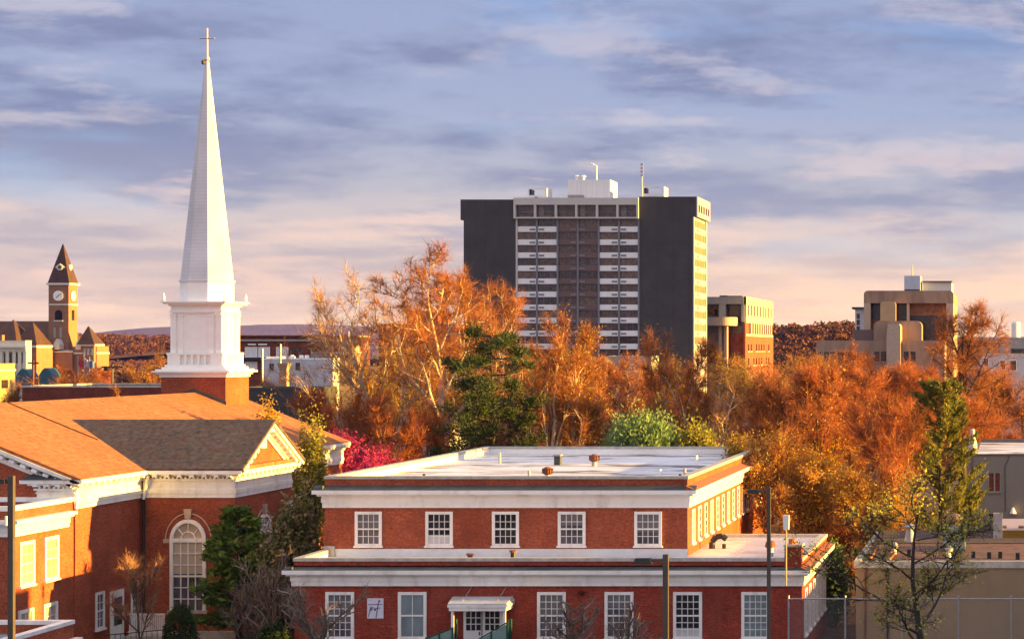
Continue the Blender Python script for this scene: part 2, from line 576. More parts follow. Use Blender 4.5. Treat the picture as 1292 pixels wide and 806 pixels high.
def parapet_roof(root, x0, x1, y0, y1, zroof, ztop, th, wall_m, cap_m, roof_m, cap_h=0.14, lining=None):
    """flat roof sheet inside a brick parapet with a coping"""
    MB().box(x0 + th, x1 - th, y0 + th, y1 - th, zroof - 0.05, zroof).build('roof', roof_m, root)
    mb = MB()
    for a in ((x0, x1, y0, y0 + th), (x0, x1, y1 - th, y1), (x0, x0 + th, y0 + th, y1 - th), (x1 - th, x1, y0 + th, y1 - th)):
        mb.box(*a, zroof - 0.05, ztop - cap_h)
    mb.build('parapet', wall_m, root)
    if lining:
        zt = ztop - cap_h - 0.002
        MB().box(x0 + th, x0 + th + 0.02, y0 + th, y1 - th, zroof, zt).build('lining', lining, root)
        MB().box(x1 - th - 0.02, x1 - th, y0 + th, y1 - th, zroof, zt).build('lining', lining, root)
        MB().box(x0 + th + 0.021, x1 - th - 0.021, y1 - th - 0.02, y1 - th, zroof, zt).build('lining', lining, root)
    c = MB()
    e = 0.04
    c.box(x0 - e, x1 + e, y0 - e, y0 + th + e, ztop - cap_h, ztop)
    c.box(x0 - e, x1 + e, y1 - th - e, y1 + e, ztop - cap_h, ztop)
    c.box(x0 - e, x0 + th + e, y0 + th + e, y1 - th - e, ztop - cap_h, ztop)
    c.box(x1 - th - e, x1 + e, y0 + th + e, y1 - th - e, ztop - cap_h, ztop)
    c.build('coping', cap_m, root)


# ------------------------------------------------------------------ ground and hills


def sheet(name, pts, faces, m, kind='structure', smooth=True):
    me = bpy.data.meshes.new(name)
    me.from_pydata(pts, [], faces)
    me.materials.append(m)
    for p in me.polygons:
        p.use_smooth = smooth
    o = bpy.data.objects.new(name, me)
    C.objects.link(o)
    o['kind'] = kind
    return o


sheet('ground', [(-30000, -2000, 0), (30000, -2000, 0), (30000, 40000, 0), (-30000, 40000, 0)], [(0, 1, 2, 3)], soil)
grass_m = mat('lawn', (0.045, 0.06, 0.02), 0.95, 0.5, 2.0)
asphalt = mat('asphalt', (0.05, 0.05, 0.052), 0.9, 0.2, 3.0)
sheet('lawn', [(-60, 94, 0.004), (-33.2, 94, 0.004), (-33.2, 150, 0.004), (-60, 150, 0.004)], [(0, 1, 2, 3)], grass_m)
sheet('parking_lot', [(-70, 20, 0.004), (40, 20, 0.004), (40, 93.5, 0.004), (-70, 93.5, 0.004)], [(0, 1, 2, 3)], asphalt)


def hill(name, Y, px0, px1, prof, depth, m, zbase=-6, amp=1.0, nx=220, ny=16, seed=1):
    """a ridge: prof gives the skyline as (px, py) of the photograph at distance Y; falls away towards the viewer and behind"""
    r = np.random.default_rng(seed)
    pxs = np.linspace(px0, px1, nx)
    py = np.interp(pxs, [p[0] for p in prof], [p[1] for p in prof])
    xs = PX(pxs, Y)
    top = PZ(py, Y)
    rough = np.zeros(nx)
    for k in range(5):
        rough += np.interp(np.arange(nx), np.linspace(0, nx, 8 * 2 ** k), r.normal(0, 1, 8 * 2 ** k)) / 2 ** k
    top = top + rough * amp
    pts, faces = [], []
    for j in range(ny):
        s = j / (ny - 1)
        y = Y - depth * 0.75 + depth * 1.25 * s
        k = math.sin(min(1, s / 0.6) * math.pi / 2) ** 1.4 if s <= 0.6 else math.cos((s - 0.6) / 0.4 * math.pi / 2) ** 0.8
        for i in range(nx):
            pts.append((xs[i], y, zbase + (top[i] - zbase) * k + r.normal(0, 1) * amp * 0.25))
    for j in range(ny - 1):
        for i in range(nx - 1):
            a = j * nx + i
            faces.append((a, a + 1, a + nx + 1, a + nx))
    return sheet(name, pts, faces, m)


wood_m = mat('autumn woodland', (0.10, 0.04, 0.025), 0.95, 0.6, 0.05)
ridge_m = mat('forested ridge', (0.065, 0.038, 0.045), 0.95, 0.4, 0.004)
hill('far_hills', 9000, -300, 1500, [(-300, 424), (0, 424), (120, 424), (150, 420), (180, 419), (200, 416), (225, 413), (262, 411.5), (300, 411), (345, 409.5),
     (390, 408), (430, 409), (470, 410), (600, 418), (760, 424), (1000, 425), (1500, 424)], 2600, ridge_m, -20, 3.0)
hill('wooded_hill', 1500, -260, 330, [(-260, 440), (60, 438), (120, 435), (170, 434), (215, 435), (330, 440)], 900, wood_m, -8, 0.7, seed=5)
hill('wooded_rise', 800, 820, 1500, [(820, 434), (960, 428), (1000, 427), (1060, 426), (1120, 428), (1300, 432), (1500, 434)], 420, wood_m, -4, 0.5, seed=6)

# ------------------------------------------------------------------ the two-storey brick building in front
YU, YL = 102.0, 97.8
XL, XR = -32.92, -9.71           # lower storey
UX0, UX1 = -32.87, -15.58        # upper storey
UYB, LYB = 133.0, 110.6
B = thing('brick_building', 'two-storey red brick building with white cornices and flat white roofs', 'building', (-22, 97.8, 0))
mb = MB()
mb.box(XL, XR, YL, YU, 0, 4.6)
mb.box(UX1 - 0.3, XR, YU, LYB, 0, 4.599)
lw = mb.build('lower_wall', brick, B)
MB().box(UX0, UX1, YU, UYB, 0, 7.93).build('upper_wall', brick_o, B)
# cornice of the upper storey
CU = [(6.94, 7.18, 0.10), (7.18, 7.50, 0.14), (7.50, 7.60, 0.30), (7.60, 7.79, 0.48)]
CL = [(3.68, 3.90, 0.10), (3.90, 4.16, 0.14), (4.16, 4.24, 0.30), (4.24, 4.42, 0.43)]


def wrap_cornice(name, steps, x0, x1, y0, y1, mt, parent, sides='FR'):
    mb = MB()
    for z0, z1, d in steps:
        if 'F' in sides:
            mb.box(x0 - (d if 'L' in sides else 0), x1 + (d if 'R' in sides else 0), y0 - d, y0, z0, z1)
        if 'R' in sides:
            mb.box(x1, x1 + d, y0 + 0.002, y1, z0, z1)
        if 'L' in sides:
            mb.box(x0 - d, x0, y0 + 0.002, y1, z0, z1)
    return mb.build(name, mt, parent)


wrap_cornice('upper_cornice', CU, UX0, UX1, YU, UYB, white, B, 'FRL')
wrap_cornice('lower_cornice', CL, XL, XR, YL, LYB, white, B, 'FRL')


sunlit_slate = mat('sunlit slate red', (0.24, 0.09, 0.05), 0.8, 0.25, 3.0)  # slate of the sun side, orange sunlight put into its colour


def weathering(name, x0, x1, y0, y1, z0, z1, d, mt, parent):
    mb = MB()
    mb.prism([(y0 - d, z0), (y0 + 0.02, z1), (y0 + 0.02, z0)], 'x', x0 - d + 0.01, x1 + d - 0.01)
    MB().prism([(x1 + d, z0 + 0.002), (x1 - 0.02, z1), (x1 - 0.02, z0 + 0.002)], 'y', y0 - d + 0.02, y1).build('side_flashing', sunlit_slate, parent)
    mb.prism([(x0 - d, z0 + 0.002), (x0 + 0.02, z1), (x0 + 0.02, z0 + 0.002)], 'y', y0 - d + 0.02, y1)
    return mb.build(name, mt, parent)


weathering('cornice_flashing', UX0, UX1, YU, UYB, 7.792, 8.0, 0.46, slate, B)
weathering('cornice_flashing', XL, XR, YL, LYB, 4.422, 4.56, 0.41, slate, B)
parapet_roof(B, UX0, UX1, YU, UYB, 7.98, 8.44, 0.35, brick_o, stone, membrane, lining=white2)
# lower roofs: a strip in front, a deeper one at the right
mb = MB()
mb.box(XL + 0.3, UX1, YL + 0.3, YU, 4.45, 4.62)
mb.box(UX1 + 0.002, XR - 0.3, YL + 0.3, LYB - 0.3, 4.45, 4.622)
mb.build('lower_roof', membrane_p, B)
mb = MB()
mb.box(XL, XR, YL, YL + 0.3, 4.5, 4.80)
mb.box(XL, XL + 0.3, YL + 0.3, YU, 4.5, 4.80)
mb.box(XR - 0.3, XR, YL + 0.3, LYB - 0.3, 4.5, 4.80)
mb.box(UX1 + 0.01, XR, LYB - 0.3, LYB, 4.5, 4.80)
mb.build('lower_parapet', brick, B)
for q in ((XL + 0.3, XL + 0.32, YL + 0.3, YU), (XR - 0.32, XR - 0.3, YL + 0.3, LYB - 0.3), (UX1 + 0.01, XR - 0.321, LYB - 0.32, LYB - 0.3)):
    MB().box(*q, 4.622, 4.798).build('lining', white2, B)
mb = MB()
e = 0.04
mb.box(XL - e, XR + e, YL - e, YL + 0.3 + e, 4.80, 4.95)
mb.box(XL - e, XL + 0.34, YL + 0.345, YU, 4.80, 4.949)
mb.box(XR - 0.34, XR + e, YL + 0.345, LYB + e, 4.80, 4.949)
mb.box(UX1 + 0.01, XR - 0.345, LYB - 0.34, LYB + e, 4.80, 4.949)
mb.build('lower_coping', stone, B)
MB().box(UX0 + 0.4, UX1, YU - 0.05, YU, 4.62, 4.98).build('wall_flashing', mat('bluish white flashing', (0.6, 0.64, 0.68), 0.5, 0.08), B)
MB().box(UX0 - 0.02, UX0 + 0.5, YU - 0.16, YU + 0.3, 4.62, 5.12).build('stone_block', stone, B)

blind_g = mat('grey window blind', (0.13, 0.125, 0.14), 0.7, 0.3, 1.2)
blind_w = mat('white window blind cloth', (0.5, 0.5, 0.52), 0.7, 0.1)
blind_t = mat('bluish window blind', (0.15, 0.19, 0.21), 0.6, 0.2)
for i, (a, b) in enumerate(((448, 482), (537, 571.5), (621, 655), (704, 739), (800.5, 835))):
    window(B, 'F', YU, PX(a, YU), PX(b, YU), 5.13, 6.76, 4, 4, [glass_v, glass_d, glass_d, glass_v, glass_v][i], blind=[(0.55, 1, blind_g), (0, 0.3, blind_w), None, (0.62, 1, blind_g), (0.4, 1, blind_g)][i])
lowg = [glass_v, glass_b, glass_v, glass_v, glass_d, glass_b]
for i, (a, b) in enumerate(((411, 447), (502.5, 538.5), (678, 714), (763, 799.5), (849.5, 886), (935.5, 971))):
    window(B, 'F', YL, PX(a, YL), PX(b, YL), 1.28, 3.41, 4 if i != 1 else 2, 6 if i != 1 else 2, lowg[i], blind=[(0.35, 1, blind_g), None, (0.5, 1, blind_g), (0.7, 1, blind_g), (0, 0.2, blind_w), (0.25, 1, blind_t)][i])
for k in range(14):
    y = 103.0 + k * 2.1
    window(B, 'R', UX1, y, y + 1.0, 5.13, 6.76, 2, 4, glass_c if k % 3 == 0 else glass_v, fw=0.12)
for k in range(6):
    y = 98.7 + k * 1.95
    window(B, 'R', XR, y, y + 1.05, 1.28, 3.41, 2, 6, glass_b if k % 2 else glass_v, fw=0.12)

# entrance with its canopy
d0, d1 = PX(582, YL), PX(637, YL)
door = MB()
fbox(door, 'F', YL, PX(585, YL), PX(635, YL), -0.02, 0.05, 0.3, 2.62)
door = door.build('door', white2, B)
for a, b in ((588.5, 607), (612.5, 630.5)):
    p = MB()
    fbox(p, 'F', YL, PX(a, YL), PX(b, YL), 0.04, 0.062, 1.66, 2.52)
    p.build('pane', glass_d, door)
    g = MB()
    for i in (1, 2):
        u = PX(a + (b - a) * i / 3, YL)
        fbox(g, 'F', YL, u - 0.02, u + 0.02, 0.05, 0.08, 1.66, 2.52)
        z = 1.66 + 0.86 * i / 3
        fbox(g, 'F', YL, PX(a, YL), PX(b, YL), 0.05, 0.084, z - 0.02, z + 0.02)
    g.build('glazing_bar', white2, door)
g = MB()
fbox(g, 'F', YL, PX(608.2, YL), PX(608.9, YL), 0.05, 0.09, 0.35, 2.6)
g.build('door_seam', iron, door)
MB().tube((PX(605.5, YL), YL - 0.1, 1.45), (PX(605.5, YL), YL - 0.1, 1.6), 0.03).build('handle', iron, door)
cx0, cx1 = PX(565, 96.4), PX(639.5, 96.4)
cp = MB()
cp.hexa([(cx0, 96.4, 2.98), (cx1, 96.4, 2.98), (cx1 + 0.05, YL, 3.02), (cx0 + 0.05, YL, 3.02)],
        [(cx0, 96.4, 3.04), (cx1, 96.4, 3.04), (PX(647, YL), YL, 3.2), (PX(571, YL), YL, 3.2)])
cp = cp.build('canopy', mat('weathered canopy sheet', (0.55, 0.55, 0.56), 0.55, 0.12, 3.0, stain=(0.3, 0.28, 0.26)), B)
f = MB()
f.box(cx0 - 0.02, cx1 + 0.02, 96.38, 96.5, 2.86, 2.976)
f.box(cx0 + 0.04, cx1 - 0.04, 96.42, 96.54, 2.70, 2.858)
f.box(cx1 - 0.12, cx1 + 0.02, 96.505, YL, 2.86, 2.975)
f.box(cx1 - 0.16, cx1 - 0.04, 96.545, YL, 2.70, 2.858)
f.box(cx0 - 0.02, cx0 + 0.12, 96.505, YL, 2.86, 2.975)
f.build('fascia', white, cp)
for x in (cx0 + 0.12, cx1 - 0.2):
    MB().box(x, x + 0.11, 96.5, 96.61, 0.0, 2.7).build('post', white, cp)
for x in (PX(583, 96.9), PX(627, 96.9)):
    MB().tube((x, 96.9, 3.08), (x + 0.2, YL, 3.62), 0.018, n=6).build('stay_rod', steel, cp)
pq = MB()
fbox(pq, 'F', YL, PX(463.5, YL), PX(484, YL), 0, 0.04, 2.20, 3.12)
pq = pq.build('wall_sign', mat('pale lilac sign', (0.62, 0.62, 0.74), 0.5, 0.04), B)
lg = MB()
f0 = lambda u, z: (PX(463.5 + u * 20.5, YL - 0.04), z)


def stroke(mb, pts, w, d=YL - 0.046):
    for (u0, v0), (u1, v1) in zip(pts, pts[1:]):
        x0, z0 = PX(463.5 + u0 * 20.5, YL), 3.12 - v0 * 0.92
        x1, z1 = PX(463.5 + u1 * 20.5, YL), 3.12 - v1 * 0.92
        n = Vector((-(z1 - z0), x1 - x0)).normalized() * w / 2
        mb.prism([(x0 + n.x, z0 + n.y), (x1 + n.x, z1 + n.y), (x1 - n.x, z1 - n.y), (x0 - n.x, z0 - n.y)], 'y', d, YL - 0.039)


stroke(lg, [(0.06, 0.31), (0.95, 0.30)], 0.04)
stroke(lg, [(0.08, 0.92), (0.22, 0.45), (0.27, 0.42), (0.22, 0.62), (0.34, 0.47), (0.43, 0.46)], 0.045)
stroke(lg, [(0.46, 0.5), (0.44, 0.6), (0.52, 0.53), (0.5, 0.62)], 0.045)
stroke(lg, [(0.55, 0.98), (0.62, 0.6), (0.7, 0.22), (0.78, 0.10)], 0.05)
stroke(lg, [(0.45, 0.52), (0.84, 0.47)], 0.04)
lg.build('lettering', mat('grey violet lettering', (0.16, 0.14, 0.24), 0.6, 0.05), pq)
lg = MB()
stroke(lg, [(0.68, 0.10), (0.74, 0.16), (0.84, 0.12)], 0.05)
lg.build('emblem', mat('pink emblem', (0.6, 0.2, 0.3), 0.6, 0.05), pq)
# chimney pier at the lower right corner
pr = MB()
pr.box(PX(990, 97.8), PX(1011.5, 97.8), 97.74, 98.6, 4.45, 5.46)
pr = pr.build('chimney', brick, B)
MB().box(PX(989, 97.8), PX(1012.5, 97.8), 97.68, 98.68, 5.46, 5.56).build('cap', stone, pr)
MB().tube((PX(1000, 98.2), 98.2, 5.56), (PX(1000, 98.2), 98.2, 5.8), 0.2, 0.17, 12).build('flue', mat('orange clay', (0.5, 0.17, 0.06), 0.8), pr)
for z in (3.05, 2.0):
    MB().tube((PX(958, YL), YL - 0.1, z + 1), (PX(958, YL), YL - 0.02, z + 1), 0.03, n=6).build('conduit', steel, B) if z > 3 else None
mb = MB().lathe(PX(734, YL), YL - 0.11, [(0.02, 3.30), (0.16, 3.32), (0.18, 3.42), (0.05, 3.5)], 10)
mb.build('alarm_bell', mat('dark red enamel', (0.08, 0.015, 0.01), 0.5), B)


def turbine(px, py, Y, r, parent, nm='roof_ventilator'):
    x, z = PX(px, Y), 7.98
    a = MB().lathe(x, Y, [(r * 0.55, z), (r * 0.55, z + r * 0.9)], 12).build(nm, steel, parent)
    mb = MB()
    mb.lathe(x, Y, [(r * 0.55, z + r * 0.9), (r * 0.95, z + r * 1.2), (r * 1.05, z + r * 1.7), (r * 0.9, z + r * 2.2), (r * 0.4, z + r * 2.5)], 20)
    for i in range(14):
        q = 2 * math.pi * i / 14
        mb.box(x + math.cos(q) * r * 1.04 - 0.02, x + math.cos(q) * r * 1.04 + 0.02, Y + math.sin(q) * r * 1.04 - 0.02, Y + math.sin(q) * r * 1.04 + 0.02, z + r * 1.2, z + r * 2.2)
    mb.build('turbine', rust, a)


turbine(691, 0, 107.0, 0.25, B)
turbine(750, 0, 119.0, 0.27, B)
a = MB().box(PX(699, 120), PX(706.5, 120), 120, 120.5, 7.98, 8.5).build('roof_ventilator', slate, B)
MB().box(PX(698, 120), PX(707.5, 120), 119.9, 120.6, 8.5, 8.58).build('cap', steel, a)
for px, Y, h, mt in ((667.5, 105, .35, steel), (535, 102.9, .32, iron), (630.5, 122, .4, steel), (833, 105, .42, white), (858, 103.2, .3, iron), (864, 105.0, .45, steel), (716, 103, .2, iron), (879, 121, .3, white)):
    MB().tube((PX(px, Y), Y, 7.98), (PX(px, Y), Y, 7.98 + h + .2), 0.07, n=8).build('vent_pipe', mt, B)
for px, h, mt in ((593, .36, rust), (647.5, .5, iron)):
    a = MB().tube((PX(px, 98.9), 98.9, 4.62), (PX(px, 98.9), 98.9, 4.62 + h), 0.12, n=10).build('vent_pipe', mt, B)
    MB().tube((PX(px, 98.9), 98.9, 4.62 + h), (PX(px, 98.9), 98.9, 4.7 + h), 0.17, n=10).build('cap', rust, a)
x = PX(972, 102)
a = MB().tube((x, 102, 4.62), (x, 102, 5.05), 0.16, n=10).build('vent_pipe', steel, B)
MB().lathe(x, 102, [(0.24, 5.05), (0.26, 5.12), (0.22, 5.3), (0.1, 5.36)], 12).build('cap', rust, a)
# a bent black duct on the lower roof
x, y = PX(906, 106), 106.0
mb = MB()
pts = [(x - .3, y, 4.62), (x - .3, y, 4.95), (x - .1, y, 5.2), (x + .2, y, 5.25), (x + .42, y, 5.08)]
for p, q in zip(pts, pts[1:]):
    mb.tube(p, q, 0.15, 0.15, 10)
mb.tube((x + .3, y, 4.62), (x + .3, y, 4.85), .1, .1, 8)
mb.build('roof_duct', iron, B)

# ------------------------------------------------------------------ the church with its steeple
YG, YT, YTB, YS, YE = 99.5, 107.0, 115.3, 134.0, 139.0
XW, XT = -43.67, -39.0           # nave wall, transept end wall
XRG = -51.3                      # ridge
ZE, ZR = 8.5, 11.77
XLW = 2 * XRG - XW
CH = thing('church', 'brick church with orange-brown shingled roof and tall white steeple', 'church', (XRG, 110, 0))
mb = MB()
mb.prism([(XLW, 0), (XW, 0), (XW, 7.2), (XW, 8.3), (XRG, 11.5), (XLW, 8.3)], 'y', YG, YE)
mb.build('nave_wall', brick_o, CH)
yc = (YT + YTB) / 2
ZTR = 10.84
mb = MB()
mb.prism([(YT, 0), (YTB, 0), (YTB, 8.2), (yc, ZTR - 0.25), (YT, 8.2)], 'x', XW - 3.0, XT)
mb.build('transept_wall', brick_o, CH)
# roofs as thick slopes
k = (ZR - ZE) / (-43.25 - XRG)
mb = MB()
xo = -43.2
t_ = 0.16
mb.prism([(XRG, ZR), (xo, ZR - k * (xo - XRG)), (xo, ZR - k * (xo - XRG) - t_), (XRG, ZR - t_), (2 * XRG - xo, ZR - k * (xo - XRG) - t_), (2 * XRG - xo, ZR - k * (xo - XRG))], 'y', YG - 0.5, YE + 0.3)
mb.build('nave_roof', shingle, CH)
kt = (ZTR - ZE - 0.05) / (yc - YT + 0.55)
mb = MB()
mb.prism([(YT - 0.55, ZTR - kt * (yc - YT + 0.55)), (yc, ZTR), (YTB + 0.55, ZTR - kt * (yc - YT + 0.55)), (YTB + 0.55, ZTR - kt * (yc - YT + 0.55) - t_), (yc, ZTR - t_), (YT - 0.55, ZTR - kt * (yc - YT + 0.55) - t_)], 'x', -50.2, XT + 0.62)
mb.build('transept_roof', shingle_shade, CH)
MB().tube((XRG + .1, 108.8, ZR + .02), (-46.6, 108.8, ZR - k * (-46.6 - XRG) + .02), 0.028, n=5).build('lightning_cable', iron, CH)
# entablature: frieze, dentils, cornice
ENT = [(7.07, 7.28, 0.08), (7.28, 7.48, 0.12), (7.48, 7.92, 0.07), (7.92, 8.02, 0.16), (8.16, 8.26, 0.34), (8.26, 8.44, 0.56)]


def entablature(face, plane, u0, u1, parent, trim0=0.0, trim1=0.0):
    mb = MB()
    for z0, z1, d in ENT:
        fbox(mb, face, plane, u0 - (d if trim0 else 0), u1 + (d if trim1 else 0), -0.02, d, z0, z1)
    n = int((u1 - u0) / 0.2)
    for i in range(n):
        u = u0 + 0.1 + (u1 - u0 - 0.2) * i / max(1, n - 1)
        fbox(mb, face, plane, u - 0.055, u + 0.055, 0, 0.22, 8.022, 8.11)
    n = max(2, int((u1 - u0) / 0.62))
    for i in range(n + 1):
        u = u0 + 0.12 + (u1 - u0 - 0.24) * i / n
        fbox(mb, face, plane, u - 0.11, u + 0.11, 0.1, 0.5, 8.12, 8.255)
    return mb.build('cornice', white, parent)


entablature('R', XW, YG, YT - 0.1, CH, trim0=1)
entablature('F', YT, XW + 0.12, XT, CH, trim1=1)
entablature('R', XT, YT + 0.022, YTB, CH)
entablature('R', XW, YTB + 0.1, YE, CH)
# the return of the cornice on the front gable
mb = MB()
for z0, z1, d in ENT:
    mb.box(-45.35 - d * 1.2, XW - 0.006, YG - d + 0.003, YG, z0 + (0.55 if z0 < 7.4 else 0) + 0.003, z1 + (0.0 if z0 > 7.4 else 0.3) + 0.003)
for i in range(8):
    mb.box(-45.3 + i * 0.22, -45.2 + i * 0.22, YG - 0.2, YG, 8.03, 8.11)
for i in range(4):
    mb.box(-45.45 + i * 0.52, -45.22 + i * 0.52, YG - 0.5, YG, 8.12, 8.255)
mb.box(-45.1, XW + 0.03, YG - 0.06, YG, 7.62, 7.92)
mb.build('cornice_return', white, CH)
mb = MB()
mb.hexa([(-46.0, YG - 0.62, 8.442), (XW + 0.5, YG - 0.62, 8.442), (XW + 0.4, YG, 8.442), (-46.0, YG, 8.442)],
        [(-45.6, YG - 0.1, 8.70), (XW - 0.35, YG - 0.1, 8.70), (XW - 0.35, YG, 8.70), (-45.6, YG, 8.70)])
mb.build('return_flashing', slate, CH)


def rake(name, face, plane, u0, z0, u1, z1, parent, w=0.62, mods=14):
    """raking cornice along a gable edge"""
    mb = MB()
    f = fmap(face, plane)
    L = math.hypot(u1 - u0, z1 - z0)
    du, dz = (u1 - u0) / L, (z1 - z0) / L
    nu, nz = (dz, -du) if du > 0 else (-dz, du)

    def slab(a, b, s0, s1, d):
        q = []
        for s, o in ((s0, a), (s1, a), (s1, b), (s0, b)):
            q.append((u0 + du * s + nu * o, z0 + dz * s + nz * o))
        bot = [f(p[0], -0.02, p[1]) for p in q]
        top = [f(p[0], d, p[1]) for p in q]
        mb.hexa(bot, top)
    slab(0.0, 0.16, 0, L, 0.56)
    slab(0.16, 0.24, 0, L, 0.36)
    slab(0.40, 0.50, 0.3, L - 0.05, 0.17)
    slab(0.50, w, 0.35, L - 0.05, 0.1)
    for i in range(mods):
        s = 0.5 + (L - 0.8) * i / (mods - 1)
        slab(0.245, 0.38, s - 0.13, s + 0.13, 0.5)
    n = int(L / 0.2)
    for i in range(n):
        s = 0.4 + (L - 0.6) * i / (n - 1)
        slab(0.41, 0.49, s - 0.055, s + 0.055, 0.23)
    mb.build(name, white, parent)


rake('raking_cornice', 'F', YG, xo - 0.02, ZR - k * (xo - XRG) - t_, XRG, ZR - t_, CH, mods=15)
rake('raking_cornice', 'F', YG, 2 * XRG - xo, ZR - k * (xo - XRG) - t_, XRG - 0.01, ZR - t_, CH, mods=15)
ze = ZTR - kt * (yc - YT + 0.55) - t_
rake('raking_cornice', 'R', XT, YT - 0.53, ze, yc, ZTR - t_, CH, mods=9)
rake('raking_cornice', 'R', XT, YTB + 0.53, ze, yc + 0.004, ZTR - t_, CH, mods=9)
MB().prism([(YT + 0.2, 8.446), (YTB - 0.2, 8.446), (YTB - 0.6, 8.62), (YT + 0.6, 8.62)], 'x', XT, XT + 0.35).build('pediment_sill', shingle, CH)
v = MB()
v.box(XT, XT + 0.06, yc - 0.3, yc + 0.3, 9.35, 9.95)
v.build('gable_vent', white, CH)


def arched_window(face, plane, u0, u1, zs, zspring, ztop, parent):
    c, r = (u0 + u1) / 2, (u1 - u0) / 2
    f = fmap(face, plane)
    N = 20

    def arc(rad, a0=0.0, a1=math.pi, n=N):
        return [(c + rad * math.cos(a0 + (a1 - a0) * i / n), zspring + (ztop - zspring) / r * rad * math.sin(a0 + (a1 - a0) * i / n)) for i in range(n + 1)]

    def band(mb, r0, r1, d0, d1, a0=0.0, a1=math.pi):
        A, Bq = arc(r0, a0, a1), arc(r1, a0, a1)
        for i in range(N):
            q = [A[i], A[i + 1], Bq[i + 1], Bq[i]]
            mb.hexa([f(p[0], d0, p[1]) for p in q], [f(p[0], d1, p[1]) for p in q])
    mb = MB()
    fw = 0.17
    band(mb, r - fw, r, -0.02, 0.12)
    fbox(mb, face, plane, u0, u0 + fw, -0.02, 0.12, zs, zspring)
    fbox(mb, face, plane, u1 - fw, u1, -0.02, 0.12, zs, zspring)
    fbox(mb, face, plane, u0 + fw, u1 - fw, -0.02, 0.11, zspring - 0.11, zspring + 0.09)
    w = mb.build('arched_window', white, parent)
    s = MB()
    fbox(s, face, plane, u0 - 0.1, u1 + 0.1, -0.02, 0.2, zs - 0.16, zs)
    s.build('sill', stone, w)
    p = MB()
    fbox(p, face, plane, u0 + fw, u1 - fw, -0.02, 0.02, zs, zspring - 0.1)
    p.build('pane', glass_c, w) if False else p.build('pane', glass_v, w)
    p = MB()
    pts = arc(r - fw)
    p.hexa([f(a, -0.02, b) for a, b in pts], [f(a, 0.02, b) for a, b in pts])
    p.build('fanlight', glass_c, w)
    bl = MB()
    fbox(bl, face, plane, u0 + fw + 0.02, u1 - fw - 0.02, 0.021, 0.026, zs + (zspring - zs) * 0.52, zspring - 0.12)
    bl.build('blind', mat('cream blind', (0.42, 0.36, 0.29), 0.8, 0.08), w)
    g = MB()
    for i in range(1, 4):
        u = u0 + fw + (u1 - u0 - 2 * fw) * i / 4
        fbox(g, face, plane, u - 0.025, u + 0.025, 0.0, 0.06, zs, zspring - 0.1)
    for j in range(1, 6):
        z = zs + (zspring - 0.1 - zs) * j / 6
        h = 0.045 if j == 3 else 0.022
        fbox(g, face, plane, u0 + fw, u1 - fw, 0.0, 0.066, z - h, z + h)
    band(g, (r - fw) * 0.46, (r - fw) * 0.46 + 0.05, 0.0, 0.06)
    for a in (math.pi / 4, math.pi / 2, 3 * math.pi / 4):
        s0, s1 = (r - fw) * 0.5, r - fw
        p0 = (c + s0 * math.cos(a), zspring + s0 * math.sin(a))
        p1 = (c + s1 * math.cos(a), zspring + s1 * math.sin(a) * (ztop - zspring) / r)
        A, Bv = Vector(f(p0[0], 0.04, p0[1])), Vector(f(p1[0], 0.04, p1[1]))
        g.tube(A, Bv, 0.028, n=5)
    g.build('glazing_bar', white, w)
    a = MB()
    band(a, r + 0.22, r + 0.27, -0.02, 0.035)
    fbox(a, face, plane, u0 - 0.34, u0 - 0.03, -0.02, 0.06, zspring - 0.14, zspring + 0.06)
    fbox(a, face, plane, u1 + 0.03, u1 + 0.34, -0.02, 0.06, zspring - 0.14, zspring + 0.06)
    a.build('arch_moulding', mat('buff stone', (0.48, 0.36, 0.27), 0.8), w)
    ks = MB()
    ks.hexa([f(c - 0.13, 0, ztop + 0.02), f(c + 0.13, 0, ztop + 0.02), f(c + 0.2, 0, ztop + 0.5), f(c - 0.2, 0, ztop + 0.5)],
            [f(c - 0.13, 0.14, ztop + 0.02), f(c + 0.13, 0.14, ztop + 0.02), f(c + 0.2, 0.14, ztop + 0.5), f(c - 0.2, 0.14, ztop + 0.5)])
    ks.build('keystone', mat('buff stone', (0.48, 0.36, 0.27), 0.8), w)
    return w


arched_window('F', YT, PX(215, YT), PX(260.5, YT), 1.45, 4.95, 6.0, CH)
arched_window('R', XT, yc - 1.0, yc + 1.0, 1.45, 4.95, 5.95, CH)
# windows and door of the long wall
window(CH, 'R', XW, 101.65, 102.6, 1.16, 2.92, 2, 4, glass_v, fw=0.13)
window(CH, 'R', XW, 105.75, 106.6, 1.16, 3.0, 2, 4, glass_v, fw=0.13)
dr = MB()
fbox(dr, 'R', XW, 103.3, 104.75, -0.02, 0.09, 0.2, 2.78)
dr = dr.build('door', white, CH)
p = MB()
fbox(p, 'R', XW, 103.55, 104.5, 0.05, 0.1, 1.1, 2.45)
p.build('pane', glass_v, dr)
dp = MB()
xd, yd = XW + 0.2, YT - 0.2
dp.tube((xd + 0.35, yd - 0.25, 8.2), (xd + 0.1, yd, 7.5), 0.075, n=8, m=1)
dp.tube((xd + 0.1, yd, 7.5), (xd, yd, 7.0), 0.075, n=8, m=1)
dp.tube((xd, yd, 7.0), (xd, yd, 0.2), 0.075, n=8)
dp.build('downspout', [iron, white], CH)
fl = MB()
fl.box(XT + 0.02, XT + 0.2, YTB - 0.4, YTB - 0.15, 6.05, 6.35)
fl.build('flood_light', white2, CH)
st = MB()
st.box(XW + 0.1, XT + 0.3, YT - 0.35, YT, 0.0, 0.42)
st.build('stone_plinth', stone, CH)

